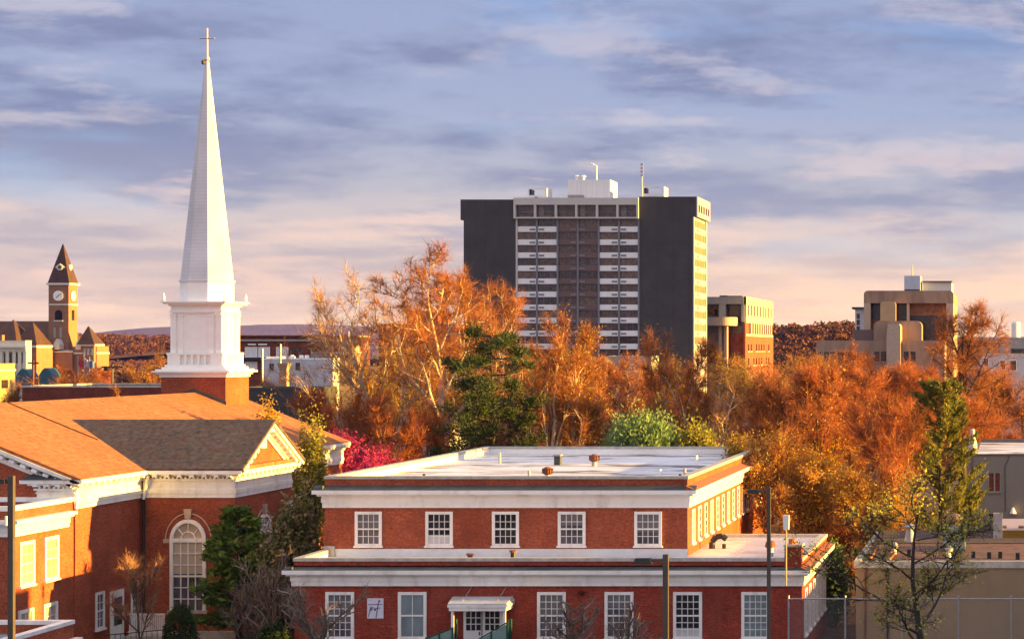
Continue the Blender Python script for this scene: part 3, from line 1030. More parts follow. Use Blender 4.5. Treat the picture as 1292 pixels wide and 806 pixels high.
# steeple
sx = -51.42
hw = 2.02
MB().box(sx - hw, sx + hw, YS, YS + 4.05, 7.5, 12.72).build('tower_base', brick_o, CH)
fl = MB()
for s in (-1, 1):
    a, b = sx, sx + s * (hw + 0.06)
    za, zb = ZR + 0.24, ZR - k * abs(b - XRG) + 0.24
    fl.hexa([(a, YS - 0.06, za - 0.3), (b, YS - 0.06, zb - 0.3), (b, YS - 0.002, zb - 0.3), (a, YS - 0.002, za - 0.3)],
            [(a, YS - 0.06, za), (b, YS - 0.06, zb), (b, YS - 0.002, zb), (a, YS - 0.002, za)])
fl.build('tower_flashing', slate, CH)
sy = YS + 2.02


def sq(mb, h, z0, z1, cy=None, m=0):
    mb.box(sx - h, sx + h, sy - h, sy + h, z0, z1, m)


mb = MB()
for h, z0, z1 in ((2.1, 12.72, 12.9), (2.22, 12.9, 13.02), (2.45, 13.02, 13.12), (2.28, 13.12, 13.22), (2.0, 13.22, 13.36), (1.86, 13.36, 13.5)):
    sq(mb, h, z0, z1)
st = mb.build('steeple', white2, CH)
mb = MB()
sq(mb, 1.62, 13.5, 14.12)
for q in range(4):
    for u0, u1 in ((-1.72, -1.02), (1.02, 1.72)):
        for z0, z1 in ((13.5, 14.12),):
            if q == 0: mb.box(sx + u0, sx + u1, sy - 1.78, sy - 1.62, z0, z1)
            if q == 1: mb.box(sx + 1.62, sx + 1.78, sy + u0, sy + u1, z0, z1)
    if q == 0: mb.box(sx - 1.78, sx + 1.78, sy - 1.8, sy - 1.6, 14.12, 14.26)
    if q == 1: mb.box(sx + 1.6, sx + 1.8, sy - 1.6, sy + 1.78, 14.12, 14.26)
for i in range(6):
    u = -1.02 + 2.04 * i / 5
    mb.tube((sx + u, sy - 1.70, 13.5), (sx + u, sy - 1.70, 14.12), 0.09, n=8)
    mb.tube((sx + 1.70, sy + u, 13.5), (sx + 1.70, sy + u, 14.12), 0.09, n=8)
mb.build('balustrade', white2, st)
mb = MB()
sq(mb, 1.52, 14.12, 16.75)
for a, b in ((-1.6, -1.26), (-1.12, -0.82), (0.82, 1.12), (1.26, 1.6)):
    mb.box(sx + a, sx + b, sy - 1.6, sy - 1.5, 14.2, 16.7)
    mb.box(sx + 1.5, sx + 1.606, sy + max(a, -1.594), sy + b, 14.21, 16.695)
    mb.box(sx + a - 0.04, sx + min(b, 1.55) + 0.04, sy - 1.64, sy - 1.5, 16.55, 16.705)
    mb.box(sx + 1.5, sx + 1.646, sy + max(a, -1.59) - 0.04, sy + b + 0.04, 16.556, 16.71)
mb.box(sx - 0.62, sx + 0.62, sy - 1.555, sy - 1.5, 14.5, 16.4)
mb.box(sx + 1.5, sx + 1.555, sy - 0.62, sy + 0.62, 14.5, 16.4)
mb.build('belfry', white2, st)
mb = MB()
for h, z0, z1 in ((1.64, 16.75, 16.9), (1.58, 16.9, 17.18), (1.7, 17.18, 17.3), (1.95, 17.3, 17.4), (2.06, 17.4, 17.48)):
    sq(mb, h, z0, z1)
mb.build('belfry_cornice', white2, st)
for a, b in ((-1, -1), (1, -1), (1, 1), (-1, 1)):
    MB().lathe(sx + a * 1.9, sy + b * 1.9, [(0.09, 17.48), (0.09, 17.56), (0.05, 17.6), (0.09, 17.7), (0.07, 17.82), (0.02, 18.0)], 10).build('finial', white2, st)
ph = math.pi / 8
sx2 = sx + 0.1
r8 = 1.49 / math.cos(ph)
MB().lathe(sx2, sy, [(r8, 17.48), (r8, 18.72)], 8, phase=ph).build('drum', white2, st)
MB().lathe(sx2, sy, [(r8 * 1.04, 18.72), (r8 * 1.04, 18.84), (r8 * 0.985, 18.86), (0.12, 32.7), (0.05, 32.9)], 8, phase=ph).build('spire', siding, CH)
cr = MB()
cr.tube((sx2, sy, 32.8), (sx2, sy, 34.85), 0.06, 0.05, 8)
cr.tube((sx2 - 0.48, sy, 34.22), (sx2 + 0.48, sy, 34.22), 0.045, 0.045, 8)
cr.lathe(sx2, sy, [(0.05, 32.72), (0.2, 32.85), (0.12, 33.05), (0.05, 33.1)], 10)
cr.build('cross', mat('silver grey metal', (0.5, 0.5, 0.5), 0.4, 0.05, metal=0.5), CH)
MB().lathe(sx2 - 0.18, sy - 0.15, [(0.05, 32.52), (0.12, 32.6), (0.13, 32.72), (0.06, 32.82)], 10).build('lamp', pole_m, CH)

# ------------------------------------------------------------------ church wing at the left edge, and the small building in front of it
AX, AY = -43.75, 93.4
A = thing('church_wing', 'flat-roofed brick wing with white cornice and tall windows before the church gable', 'building', (-48, 95, 0))
MB().box(-58, AX, AY, YG - 0.02, 0, 6.95).build('wall', brick_o, A)
parapet_roof(A, -58, AX, AY, YG - 0.03, 7.0, 7.62, 0.32, brick_o, white, membrane, 0.2)
wrap_cornice('cornice', [(6.30, 6.50, 0.08), (6.50, 6.78, 0.12), (6.78, 6.88, 0.3), (6.88, 7.03, 0.46)], -58, AX, AY, YG - 0.6, white, A, 'FR')
for y0, y1 in ((94.05, 95.45), (96.45, 97.85)):
    window(A, 'R', AX, y0, y1, 4.05, 6.0, 2, 4, glass_c, fw=0.16)
    window(A, 'R', AX, y0 - 0.1, y1 - 0.1, 1.0, 3.0, 2, 4, glass_c, fw=0.16)
LB = thing('low_building', 'low brick building corner with broad white coping in front of the church wing', 'building', (-41, 84, 0))
x1, y1 = PX(93, 90.0), 90.0
zt = PZ(781.5, 90.0)
MB().box(x1 - 14, x1, 70, y1, 0, zt - 0.6).build('wall', brick_o, LB)
parapet_roof(LB, x1 - 14, x1, 70, y1, zt - 0.55, zt, 0.3, brick_o, white, conc_g, 0.16)
mb = MB()
mb.box(x1, x1 + 0.12, 70, y1 - 0.2, zt - 1.15, zt - 0.85)
mb.box(x1, x1 + 0.35, 70, y1 + 0.1, zt - 0.85, zt - 0.74)
mb.build('cornice', white, LB)
MB().tube((x1 - 2.6, 87.5, zt - 0.56), (x1 - 2.6, 87.5, zt - 0.15), 0.09, n=8).build('vent_pipe', iron, LB)
MB().tube((PX(9, 91), 91, 7.0), (PX(9, 91), 91, 7.4), 0.1, n=8).build('roof_lamp', white2, A)

# white picket rail beside the church door
rl = thing('picket_railing', 'white picket railing between the church door and the round topiary bush', 'railing', (-43, 105, 0))
ry = 104.6
x0, x1 = PX(164, ry), PX(207, ry)
mb = MB()
for i in range(17):
    u = x0 + (x1 - x0) * i / 16
    mb.box(u - 0.03, u + 0.03, ry - 0.03, ry + 0.03, 0.5, 1.5)
mb.build('picket', white, rl)
mb = MB()
mb.box(x0 - 0.1, x1 + 0.05, ry - 0.05, ry + 0.05, 1.5, 1.58)
mb.box(x0 - 0.1, x1 + 0.05, ry - 0.045, ry + 0.045, 0.62, 0.7)
mb.build('rail', white, rl)
MB().box(x0 - 0.2, x1 + 0.3, ry - 0.3, ry + 1.5, 0, 0.5).build('platform', stone, rl)
hr = thing('iron_railing', 'black iron stair railing by the church side door', 'railing', (-43, 102, 0))
ry = 101.0
x0, x1 = PX(132, ry), PX(205, ry)
mb = MB()
mb.tube((x0, ry, 1.0), (x1, ry, 1.25), 0.025, n=6)
mb.build('rail', iron, hr)
for i in range(12):
    u = x0 + (x1 - x0) * i / 11
    MB().tube((u, ry, 0), (u, ry, 1.0 + 0.25 * i / 11), 0.014, n=5).build('baluster', iron, hr)

# ------------------------------------------------------------------ added brick block out of view, placed to shade the wire fence
NB = thing('shade_block', 'unseen brick block added beyond the right edge to shade the wire fence', 'building', (20, 96, 0))
MB().box(14, 30, 96.5, 112, 0, 4.75).build('wall', brick_d, NB)
MB().box(14, 30, 78, 96.5, 0, 9.2).build('front_wall', brick_d, NB)  # taller part shaped to shade the young tree
parapet_roof(NB, 14, 30, 96.5, 112, 4.8, 5.2, 0.3, brick_d, stone, dark_roof)

# ------------------------------------------------------------------ the air
hz = bpy.data.materials.new('evening haze')
hz.use_nodes = True
ht = hz.node_tree
ht.nodes.remove(ht.nodes['Principled BSDF'])
pv = ht.nodes.new('ShaderNodeVolumePrincipled')
pv.inputs['Color'].default_value = (0.15, 0.17, 1.0, 1)
pv.inputs['Density'].default_value = HAZE
pv.inputs['Absorption Color'].default_value = (1, 1, 1, 1)
pv.inputs['Anisotropy'].default_value = 0.0
ht.links.new(pv.outputs[0], ht.nodes['Material Output'].inputs['Volume'])
hb = MB().box(-14000, 9000, -300, 13000, -25, 150).build('haze', hz)
hb['kind'] = 'stuff'
# ------------------------------------------------------------------ the tower block
Y0 = 450.0
tw_dark = course_mat('charcoal panel', (0.055, 0.052, 0.053), 3.3, 0, 0.12, 0.75, 0.82, 0.4)
tw_white = mat('white spandrel paint', (0.72, 0.73, 0.76), 0.6, 0.05, 1.0)
tw_brown = mat('brown spandrel paint', (0.13, 0.085, 0.08), 0.6, 0.08, 1.0)
tw_conc = mat('pale tower concrete', (0.50, 0.48, 0.46), 0.8, 0.06, 0.4)
tw_ivory = mat('ivory tower paint', (0.42, 0.37, 0.44), 0.7, 0.05, 0.4)
tw_glass = glass_mat('brown curtained glass', (0.075, 0.042, 0.032), 0.25, 0.5, 0.55)
tw_glass2 = glass_mat('glass over tan curtain', (0.115, 0.07, 0.052), 0.3, 0.5, 0.4)
tw_glass3 = glass_mat('glass over half drawn curtain', (0.055, 0.032, 0.027), 0.2, 0.5, 0.8)
grille_m = mat('grey air conditioner grille', (0.17, 0.18, 0.21), 0.6, 0.1)
x_ = lambda p: PX(p, Y0)
z_ = lambda p: PZ(p, Y0)
T = thing('tower_block', 'tall apartment tower with charcoal flanks and striped white balconies above the trees', 'tower block', (x_(730), Y0 + 9, 0))
DEP = 17.5
MB().box(x_(585), x_(650), Y0, Y0 + DEP, 0, z_(277.5)).build('flank_wall', tw_dark, T)
MB().box(x_(581), x_(650), Y0, Y0 + DEP + 0.6, z_(277.5), z_(251.8)).build('flank_cap', tw_dark, T)
MB().box(x_(806.3), x_(873.5), Y0, Y0 + DEP, 0, z_(273.5)).build('flank_wall', tw_dark, T)
cap = MB()
cap.box(x_(806.3), x_(878.5), Y0, Y0 + DEP + 0.9, z_(273.5), z_(248.2))
cap.build('flank_cap', tw_dark, T)
MB().box(x_(649.5), x_(806.3), Y0 + 0.7, Y0 + DEP, 0, z_(250.3)).build('core_wall', tw_brown, T)
cols = [(653, 676.3), (678.6, 702.4), (704.3, 727.8), (730, 754.3), (756.5, 779.8), (782.3, 805)]
pitch = 16.42
dim = glass_mat('dim glass', (0.03, 0.018, 0.016), 0.2, 0.5, 0.5)
for ci, (a, b) in enumerate(cols):
    for fl_ in range(11):
        yt = 276.6 + fl_ * pitch
        w = MB().box(x_(a), x_(b), Y0 + 0.45, Y0 + 0.72, z_(yt + 9.6), z_(yt)).build('window', rnd.choice((dim, tw_glass, tw_glass, tw_glass2, tw_glass3)), T)
        if rnd.random() < 0.7:
            for t_i in (0.33, 0.66):
                u = x_(a) + (x_(b) - x_(a)) * (t_i + rnd.uniform(-.06, .06))
                MB().box(u - 0.06, u + 0.06, Y0 + 0.38, Y0 + 0.46, z_(yt + 9.2), z_(yt)).build('mullion', tw_brown, w)
        p = MB().box(x_(a), x_(b), Y0 + 0.12, Y0 + 0.73, z_(yt + 16.0), z_(yt + 9.1)).build('spandrel', tw_white if ci in (0, 1, 4, 5) else tw_brown, T)
        s = 1 if ci % 2 == 0 else -1
        u0 = x_(b) - 1.35 if s > 0 else x_(a) + 0.15
        MB().box(u0, u0 + 1.15, Y0 + 0.04, Y0 + 0.13, z_(yt + 14.0), z_(yt + 11.8)).build('grille', grille_m, p)
for px in (651.8, 677.4, 703.4, 729, 755.4, 781, 805.8):
    MB().box(x_(px) - 0.17, x_(px) + 0.17, Y0 - 0.1, Y0 + 0.73, 0, z_(276.2)).build('pier', tw_conc if px in (651.8,) else grille_m, T)
lg = MB()
lg.box(x_(649), x_(806.2), Y0 - 0.9, Y0 + 8, z_(258.8), z_(250.0))
lg.box(x_(649), x_(806.2), Y0 - 0.9, Y0 + 0.9, z_(276.0), z_(274.2))
for px in (650.3, 676, 702.2, 728, 754, 779.8, 805):
    lg.box(x_(px) - 0.22, x_(px) + 0.22, Y0 - 0.88, Y0 + 0.9, z_(274.2), z_(258.8))
lg.build('loggia_frame', tw_conc, T)
for i, px in enumerate((650.3, 676, 702.2, 728, 754, 779.8)):
    w = MB().box(x_(px + 1.5), x_(px + 24.5), Y0 + 0.2, Y0 + 0.71, z_(274), z_(259)).build('window', tw_glass, T)
    MB().box(x_(px + 1.5), x_(px + 24.5), Y0 - 0.3, Y0 - 0.26, z_(268.2), z_(267.7)).build('rail', grille_m, w)
    if i % 2:
        MB().box(x_(px + 4), x_(px + 10), Y0 + 0.15, Y0 + 0.21, z_(272.5), z_(259.5)).build('curtain', mat('grey curtain', (0.2, 0.18, 0.17), 0.9), w)
# the narrow sunlit end
xe = x_(873.5)
MB().box(xe, xe + 0.25, Y0 + 0.3, Y0 + DEP - 0.3, 0, z_(273.6)).build('end_wall', tw_ivory, T)
MB().box(xe + 0.252, xe + 0.4, Y0 - 0.3, Y0 + 0.5, 0, z_(273.6)).build('end_pier', tw_ivory, T)
MB().box(xe + 0.252, xe + 0.5, Y0 + DEP - 1.0, Y0 + DEP + 0.4, 0, z_(273.6)).build('end_pier', tw_ivory, T)
for fl_ in range(11):
    yt = 276.6 + fl_ * pitch
    w = MB().box(xe + 0.2, xe + 0.3, Y0 + 0.6, Y0 + DEP - 1.2, z_(yt + 9.4), z_(yt + 0.6)).build('end_window', mat('pinkish curtain', (0.24, 0.15, 0.11), 0.7, 0.3, 0.8), T)
    for i in range(1, 7):
        y = Y0 + 0.6 + (DEP - 1.8) * i / 7
        MB().box(xe + 0.28, xe + 0.34, y - 0.12, y + 0.12, z_(yt + 9.4), z_(yt + 0.6)).build('mullion', tw_brown if fl_ % 2 else grille_m, w)
    p = MB().box(xe + 0.252, xe + 0.45, Y0 + 0.52, Y0 + DEP - 1.05, z_(yt + 16.2), z_(yt + 9.6)).build('end_spandrel', tw_ivory, T)
    MB().box(xe + 0.44, xe + 0.6, Y0 + 4, Y0 + 6, z_(yt + 14.6), z_(yt + 11.6)).build('grille', grille_m, p)
xc = x_(878.5)
cap = MB()
cap.box(xc, xc + 0.3, Y0 + 0.02, Y0 + DEP + 0.88, z_(258), z_(248.3))
cap.box(xc, xc + 0.3, Y0 + 0.02, Y0 + DEP + 0.88, z_(273.4), z_(267.6))
for i in range(6):
    y = Y0 + 0.02 + (DEP + .86 - 1.0) * i / 5
    cap.box(xc, xc + 0.3, y, y + 1.0, z_(267.6), z_(258))
cap.build('end_cap', tw_ivory, T)
for i in range(5):
    y = Y0 + 0.5 + (DEP + 0.46) * i / 5
    MB().box(xc, xc + 0.05, y, y + 2.6, z_(267.6), z_(258)).build('end_window', dim, T)
# roof plant
corr = mat('white corrugated cladding', (0.72, 0.72, 0.74), 0.5, 0.12, 0.9, stretch=(6, 1, 0.05))
ph_ = MB().box(x_(712.5), x_(766.5), Y0 + 3, Y0 + 11, z_(252), z_(225.5)).build('penthouse', corr, T)
MB().box(x_(713), x_(733), Y0 + 2.6, Y0 + 3, z_(250), z_(245)).build('louvre', conc_g, ph_)
for px in (723, 731):
    MB().lathe(x_(px), Y0 + 4, [(0.35, z_(225.4)), (0.35, z_(222)), (0.7, z_(221)), (0.4, z_(219.5))], 10).build('roof_fan', tw_white, ph_)
mb = MB()
mb.tube((x_(747), Y0 + 5, z_(225.4)), (x_(747), Y0 + 5, z_(207)), 0.14, n=6)
mb.tube((x_(747), Y0 + 5, z_(207)), (x_(740), Y0 + 5, z_(203.5)), 0.12, n=6)
mb.box(x_(738), x_(743), Y0 + 4.8, Y0 + 5.3, z_(205.5), z_(204))
mb.build('lamp_mast', tw_white, ph_)
for a, b, yy in ((663, 690, 236.5), (808.5, 838.5, 234.5)):
    yb = 251
    mb = MB()
    mb.box(x_(a), x_(b - 4), Y0 + 2, Y0 + 2.6, z_(yy + 1.6), z_(yy))
    mb.box(x_(b - 5), x_(b - 4), Y0 + 2, Y0 + 6, z_(yb), z_(yy + 1.6))
    mb.box(x_(b - 4), x_(b - 4) + 0.25, Y0 + 2, Y0 + 7, z_(yb), z_(yy))
    mb.box(x_(a), x_(a + 2), Y0 + 2, Y0 + 6, z_(yb), z_(yy + 1.6))
    mb.box(x_(a + 2), x_(b - 5), Y0 + 2, Y0 + 6, z_(yb), z_(yy + 9))
    u = mb.build('roof_plant', tw_white, T)
    MB().box(x_(a + 2), x_(a + 4.6), Y0 + 2.2, Y0 + 5, z_(yy + 8.9), z_(yy + 1.7)).build('fan', iron, u)
    MB().lathe(x_((a + b) / 2 - 2), Y0 + 1.5, [(0.6, z_(yb)), (0.5, z_(yb - 2)), (0.15, z_(yb - 3))], 10).build('vent', iron, u)
mb = MB()
mb.tube((x_(808.5), Y0 + 1.5, z_(250)), (x_(808.5), Y0 + 1.5, z_(222)), 0.16, n=6)
for i in range(4):
    z = z_(222) + i * 0.75
    mb.box(x_(808.5) - 0.3, x_(808.5) + 0.3, Y0 + 1.4, Y0 + 1.6, z, z + 0.5)
mb.tube((x_(808.5), Y0 + 1.5, z_(222)), (x_(808.5), Y0 + 1.5, z_(206)), 0.07, n=6)
mb.build('antenna', tw_ivory, T)

# ------------------------------------------------------------------ concrete and brick building right of the tower
Y1 = 482.0
x1 = lambda p, Y=Y1: PX(p, Y)
z1 = lambda p, Y=Y1: PZ(p, Y)
K = thing('office_building', 'yellowish concrete and brick office building with a rounded balcony beside the tower', 'building', (x1(915), Y1, 0))
D1 = 53.0
MB().box(x1(870), x1(938.5), Y1 + 4, Y1 + D1, 0, z1(374)).build('core_wall', conc_g, K)
mb = MB()
mb.box(x1(880), x1(938.5), Y1 - 0.2, Y1 + 4, z1(383.5), z1(374.5))
mb.box(x1(907), x1(915.5), Y1 - 0.1, Y1 + 4, z1(400), z1(383.5))
mb.box(x1(935.5), x1(938.5), Y1 - 0.1, Y1 + 4, z1(406), z1(383.5))
mb.build('roof_band', conc_g, K)
MB().box(x1(917), x1(936), Y1 + 0.5, Y1 + 4, z1(374.4), z1(373)).build('roof_edge', tw_brown, K)
MB().box(x1(904), x1(914), Y1 + 5, Y1 + 8, z1(374.4), z1(372)).build('roof_plant', slate, K)
w = MB().box(x1(885), x1(907), Y1 + 3.6, Y1 + 4.01, z1(399), z1(386)).build('window', glass_mat('amber reflection glass', (0.32, 0.17, 0.06), 0.3, 0.4, 0.4), K)  # orange reflection put into the glass colour
MB().box(x1(898.5), x1(902), Y1 + 3.5, Y1 + 3.61, z1(398), z1(390)).build('mullion', dim, w)
w = MB().box(x1(915.5), x1(935.4), Y1 + 3.4, Y1 + 4.02, z1(399), z1(383.6)).build('window', dim, K)
MB().box(x1(929), x1(930), Y1 + 2.9, Y1 + 3.41, z1(399), z1(383.6)).build('mullion', conc_g, w)
mb = MB()
pts = [(x1(870), Y1 + 3)] + [(x1(870), Y1 - 5.5), (x1(916), Y1 - 5.5)]
for i in range(9):
    a = -math.pi / 2 + math.pi / 2 * i / 8
    pts.append((x1(916) + 2.6 * math.cos(a), Y1 - 2.9 + 2.6 * math.sin(a)))
pts.append((x1(916) + 2.6, Y1 + 3))
mb.prism(pts, 'z', z1(411), z1(400.5))
mb.build('balcony', mat('buff concrete', (0.42, 0.33, 0.27), 0.85, 0.08), K)
for a, b in ((909, 913), (916, 919.5)):
    MB().box(x1(a), x1(b), Y1 - 3, Y1 - 1, 0, z1(411)).build('pillar', mat('buff concrete', (0.42, 0.33, 0.27)), K)
MB().box(x1(922), x1(934), Y1 + 3.7, Y1 + 4.03, z1(420), z1(411.5)).build('window', conc_y, K)  # yellow patch of light drawn as a pale panel
MB().box(x1(920), x1(939), Y1 + 1, Y1 + 3.98, 0, z1(420)).build('brick_wall', brick_d, K)
xs_ = x1(938.6)
mb = MB()
mb.box(xs_, xs_ + 0.52, Y1, Y1 + D1, z1(407), z1(398))
mb.box(xs_, xs_ + 0.5, Y1, Y1 + D1, z1(384), z1(374))
ny = 9
for i in range(ny + 1):
    y = Y1 + (D1 - 2.6) * i / ny
    mb.box(xs_, xs_ + 0.56, y, y + 2.6, z1(398), z1(374.2))
mb.build('end_wall', conc_y, K)
for i in range(ny):
    y = Y1 + 2.6 + (D1 - 2.6) * i / ny
    if i % 4 != 3:
        MB().box(xs_ + 0.01, xs_ + 0.5, y + 0.2, y + 2.6, z1(397.5), z1(385)).build('end_window', dim, K)
MB().box(xs_, xs_ + 0.4, Y1 - 0.5, Y1 + D1 + 2, 0, z1(421)).build('end_brick_wall', brick_o, K)
MB().box(xs_, xs_ + 0.4, Y1 - 0.5, Y1 + 6, z1(421), z1(407.1)).build('end_brick_pier', brick_o, K)
for i in range(10):
    y = Y1 + 7 + (D1 - 8) * i / 10
    w = MB().box(xs_ + 0.02, xs_ + 0.4, y, y + 3.0, z1(420.8), z1(407.3)).build('strip_window', tw_glass, K)
    MB().box(xs_ + 0.05, xs_ + 0.5, y + 3.0, y + 4.0, z1(420.9), z1(407.2)).build('pier', conc_y, w)

for i in range(9):
    y = Y1 + 4 + (D1 - 8) * i / 9
    for ya in (434, 452):
        if (i * 3 + ya) % 5:
            w = MB().box(xs_ + 0.3, xs_ + 0.43, y, y + 2.4, z1(ya + 9), z1(ya)).build('end_window', dim, K)
            MB().box(xs_ + 0.3, xs_ + 0.5, y - 0.3, y + 2.7, z1(ya + 10.2), z1(ya + 9.01)).build('sill', conc_y, w)
MB().box(xs_ + 0.3, xs_ + 0.55, Y1, Y1 + D1, z1(424), z1(421.02)).build('end_ledge', conc_y, K)
# ------------------------------------------------------------------ brutalist building at the right
Y2 = 355.0
x2 = lambda p, Y=Y2: PX(p, Y)
z2 = lambda p, Y=Y2: PZ(p, Y)
R2 = thing('concrete_building', 'stepped brown concrete building with rounded corners and a blue rooftop cooling box', 'building', (x2(1120), Y2, 0))


def rounded(px0, px1, py0, py1, y0, y1, r=0.9, m=concrete, name='block', sides='LR', parent=R2, wall_to=None):
    a, b, z0, z1_ = x2(px0, Y2), x2(px1, Y2), z2(py1, Y2) if wall_to is None else wall_to, z2(py0, Y2)
    pts = [(a, z0)]
    if 'L' in sides:
        pts += [(a + r - r * math.cos(q), z1_ - r + r * math.sin(q)) for q in [i * math.pi / 10 for i in range(6)]]
    else:
        pts += [(a, z1_)]
    if 'R' in sides:
        pts += [(b - r + r * math.sin(q), z1_ - r + r * math.cos(q)) for q in [i * math.pi / 10 for i in range(6)]]
    else:
        pts += [(b, z1_)]
    pts += [(b, z0)]
    return MB().prism(pts[::-1], 'y', y0, y1).build(name, m, parent)


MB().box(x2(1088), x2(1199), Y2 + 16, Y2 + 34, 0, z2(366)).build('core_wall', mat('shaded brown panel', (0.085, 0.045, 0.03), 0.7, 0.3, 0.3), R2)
yb = Y2 + 9
rounded(1085, 1201, 364.8, 381, yb, Y2 + 34, 0.7, name='roof_band')
MB().box(x2(1085), x2(1093.8), yb, Y2 + 34, 0, z2(380.9)).build('pillar', mat('pale concrete', (0.42, 0.31, 0.24), 0.85), R2)
MB().box(x2(1191.6), x2(1201), yb, Y2 + 34, 0, z2(380.9)).build('pillar', mat('pale concrete', (0.42, 0.31, 0.24)), R2)
MB().box(x2(1140.6), x2(1143.9), yb + 0.3, Y2 + 16, z2(430), z2(380.9)).build('pillar', mat('pale concrete', (0.42, 0.31, 0.24)), R2)
amber = glass_mat('amber tinted glass', (0.40, 0.15, 0.03), 0.35, 0.4, 0.25)
MB().box(x2(1144), x2(1191.5), yb + 3.5, yb + 4, z2(396.5), z2(380.8)).build('window', amber, R2)
MB().box(x2(1144), x2(1191.5), yb + 3.8, yb + 4.4, z2(440), z2(396.5)).build('window', dim, R2)
MB().box(x2(1094), x2(1106), yb + 3.5, yb + 4, z2(402), z2(380.8)).build('window', dim, R2)
MB().box(x2(1094), x2(1110), yb + 3.4, yb + 4.1, z2(430), z2(402)).build('window', amber, R2)
MB().box(x2(1127), x2(1140.5), yb + 3.5, yb + 4, z2(430), z2(380.8)).build('window', dim, R2)
rounded(1107, 1127, 379, 406, yb - 1.5, yb + 3.9, 0.5, name='stair_turret', m=mat('tan concrete', (0.40, 0.27, 0.15), 0.85, 0.12, 0.6))
rounded(1101, 1162, 404.5, 432, Y2 + 3, yb - 1.6, 0.9, name='upper_block')
MB().box(x2(1073), x2(1101), Y2 + 5, Y2 + 9, z2(431), z2(415.5)).build('terrace_wall', tw_brown, R2)
mb = MB()
mb.prism([(x2(1119.5), 0), (x2(1137), 0), (x2(1137), z2(412)), (x2(1135.5), z2(409)), (x2(1121), z2(409)), (x2(1119.5), z2(424))], 'y', Y2 - 2.2, Y2 + 6)
mb.build('stair_shaft', mat('pale concrete', (0.42, 0.31, 0.24)), R2)
rounded(1030, 1184, 429.5, 530, Y2, Y2 + 16, 0.6, name='lower_block', wall_to=0)
rounded(1182, 1192, 428, 530, Y2 - 1.2, Y2 + 9, 0.8, name='lit_side_strip', wall_to=0, m=mat('pale concrete', (0.42, 0.31, 0.24)))  # sunlit side of the block drawn as a paler concrete strip
for a, b, ya, yb_ in ((1032, 1037.5, 444, 456), (1040, 1046, 444, 456), (1048, 1054.5, 444, 456), (1057, 1072, 444, 456), (1103, 1109.5, 443.5, 455.5), (1111.5, 1118, 443.5, 455.5),
                      (1140.5, 1146.5, 443.5, 456), (1149, 1155, 443.5, 456), (1140.5, 1146.5, 470.5, 482), (1149, 1155, 470.5, 482)):
    MB().box(x2(a), x2(b), Y2 - 0.06, Y2 + 0.2, z2(yb_), z2(ya)).build('window', dim, R2)
MB().box(x2(1030), x2(1119), Y2 - 0.12, Y2 + 0.1, z2(457.6), z2(456.4)).build('ledge', concrete, R2)
s = MB().box(x2(1071), x2(1085), Y2 + 14, Y2 + 20, 0, z2(388)).build('stair_tower', mat('blue white panel', (0.55, 0.56, 0.6), 0.6), R2)
MB().box(x2(1067), x2(1085), Y2 + 13.4, Y2 + 20, z2(388), z2(385.3)).build('roof', slate, s)
for i in range(3):
    MB().box(x2(1073), x2(1077), Y2 + 13.9, Y2 + 14.1, z2(400.5 + i * 8.2), z2(394 + i * 8.2)).build('window', dim, s)
c = MB().box(x2(1135), x2(1156), yb + 6, yb + 13, z2(366), z2(344)).build('cooling_box', mat('blue grey metal', (0.36, 0.42, 0.52), 0.5, 0.12, 1.0), R2)
MB().box(x2(1135.4), x2(1155.6), yb + 5.8, yb + 6.1, z2(364), z2(362)).build('louvre', iron, c)
MB().tube((x2(1145), yb + 8, z2(344)), (x2(1145), yb + 8, z2(328.5)), 0.14, 0.08, 6).build('antenna', steel, R2)
c = MB().box(x2(1159), x2(1197), yb + 8, yb + 18, z2(366), z2(352.2)).build('penthouse', mat('pale roof panel', (0.5, 0.5, 0.5), 0.6), R2)
MB().box(x2(1158), x2(1197.5), yb + 7.6, yb + 18, z2(352.1), z2(350.4)).build('roof', tw_brown, c)

# ------------------------------------------------------------------ courthouse with clock tower
Y3 = 600.0
x3 = lambda p, Y=Y3: PX(p, Y)
z3 = lambda p, Y=Y3: PZ(p, Y)
ct_brick = mat('brown tower brick', (0.25, 0.13, 0.075), 0.9, 0.15, 0.6)
ct_roof = mat('dark slate roof', (0.058, 0.028, 0.019), 0.7, 0.3, 0.6)
ct_trim = mat('pale stone trim', (0.62, 0.58, 0.52), 0.8, 0.08, 0.6)
H = thing('courthouse', 'brick courthouse with a clock tower under a steep dark pyramid spire', 'courthouse', (x3(75), Y3, 0))
ta, tb = x3(61.3), x3(86.6)
td = tb - ta
MB().box(ta, tb, Y3, Y3 + td, 0, z3(359)).build('clock_tower', ct_brick, H)
mb = MB()
mb.box(ta - 0.45, tb + 0.5, Y3 - 0.45, Y3 + td + 0.5, z3(359.5), z3(357))
mb.box(ta - 0.12, tb + 0.12, Y3 - 0.12, Y3 + td + 0.12, z3(385), z3(383.3))
mb.box(ta - 0.2, tb + 0.2, Y3 - 0.2, Y3 + td + 0.2, z3(444), z3(441.5))
mb.build('string_course', ct_trim, H)
mb = MB()
cx, cy = (ta + tb) / 2, Y3 + td / 2
mb.hexa([(ta - .2, Y3 - .2, z3(357)), (tb + .2, Y3 - .2, z3(357)), (tb + .2, Y3 + td + .2, z3(357)), (ta - .2, Y3 + td + .2, z3(357))],
        [(cx - .08, cy - .08, z3(307)), (cx + .08, cy - .08, z3(307)), (cx + .08, cy + .08, z3(307)), (cx - .08, cy + .08, z3(307))])
sp_ = mb.build('spire', ct_roof, H)
zz = z3(337)
o = MB()
kk = (z3(337) - z3(357)) / (z3(307) - z3(357))
yf = Y3 - .2 + (cy - Y3) * kk
o.tube((cx, yf - 0.35, zz), (cx, yf + 0.6, zz), 0.85, n=16)
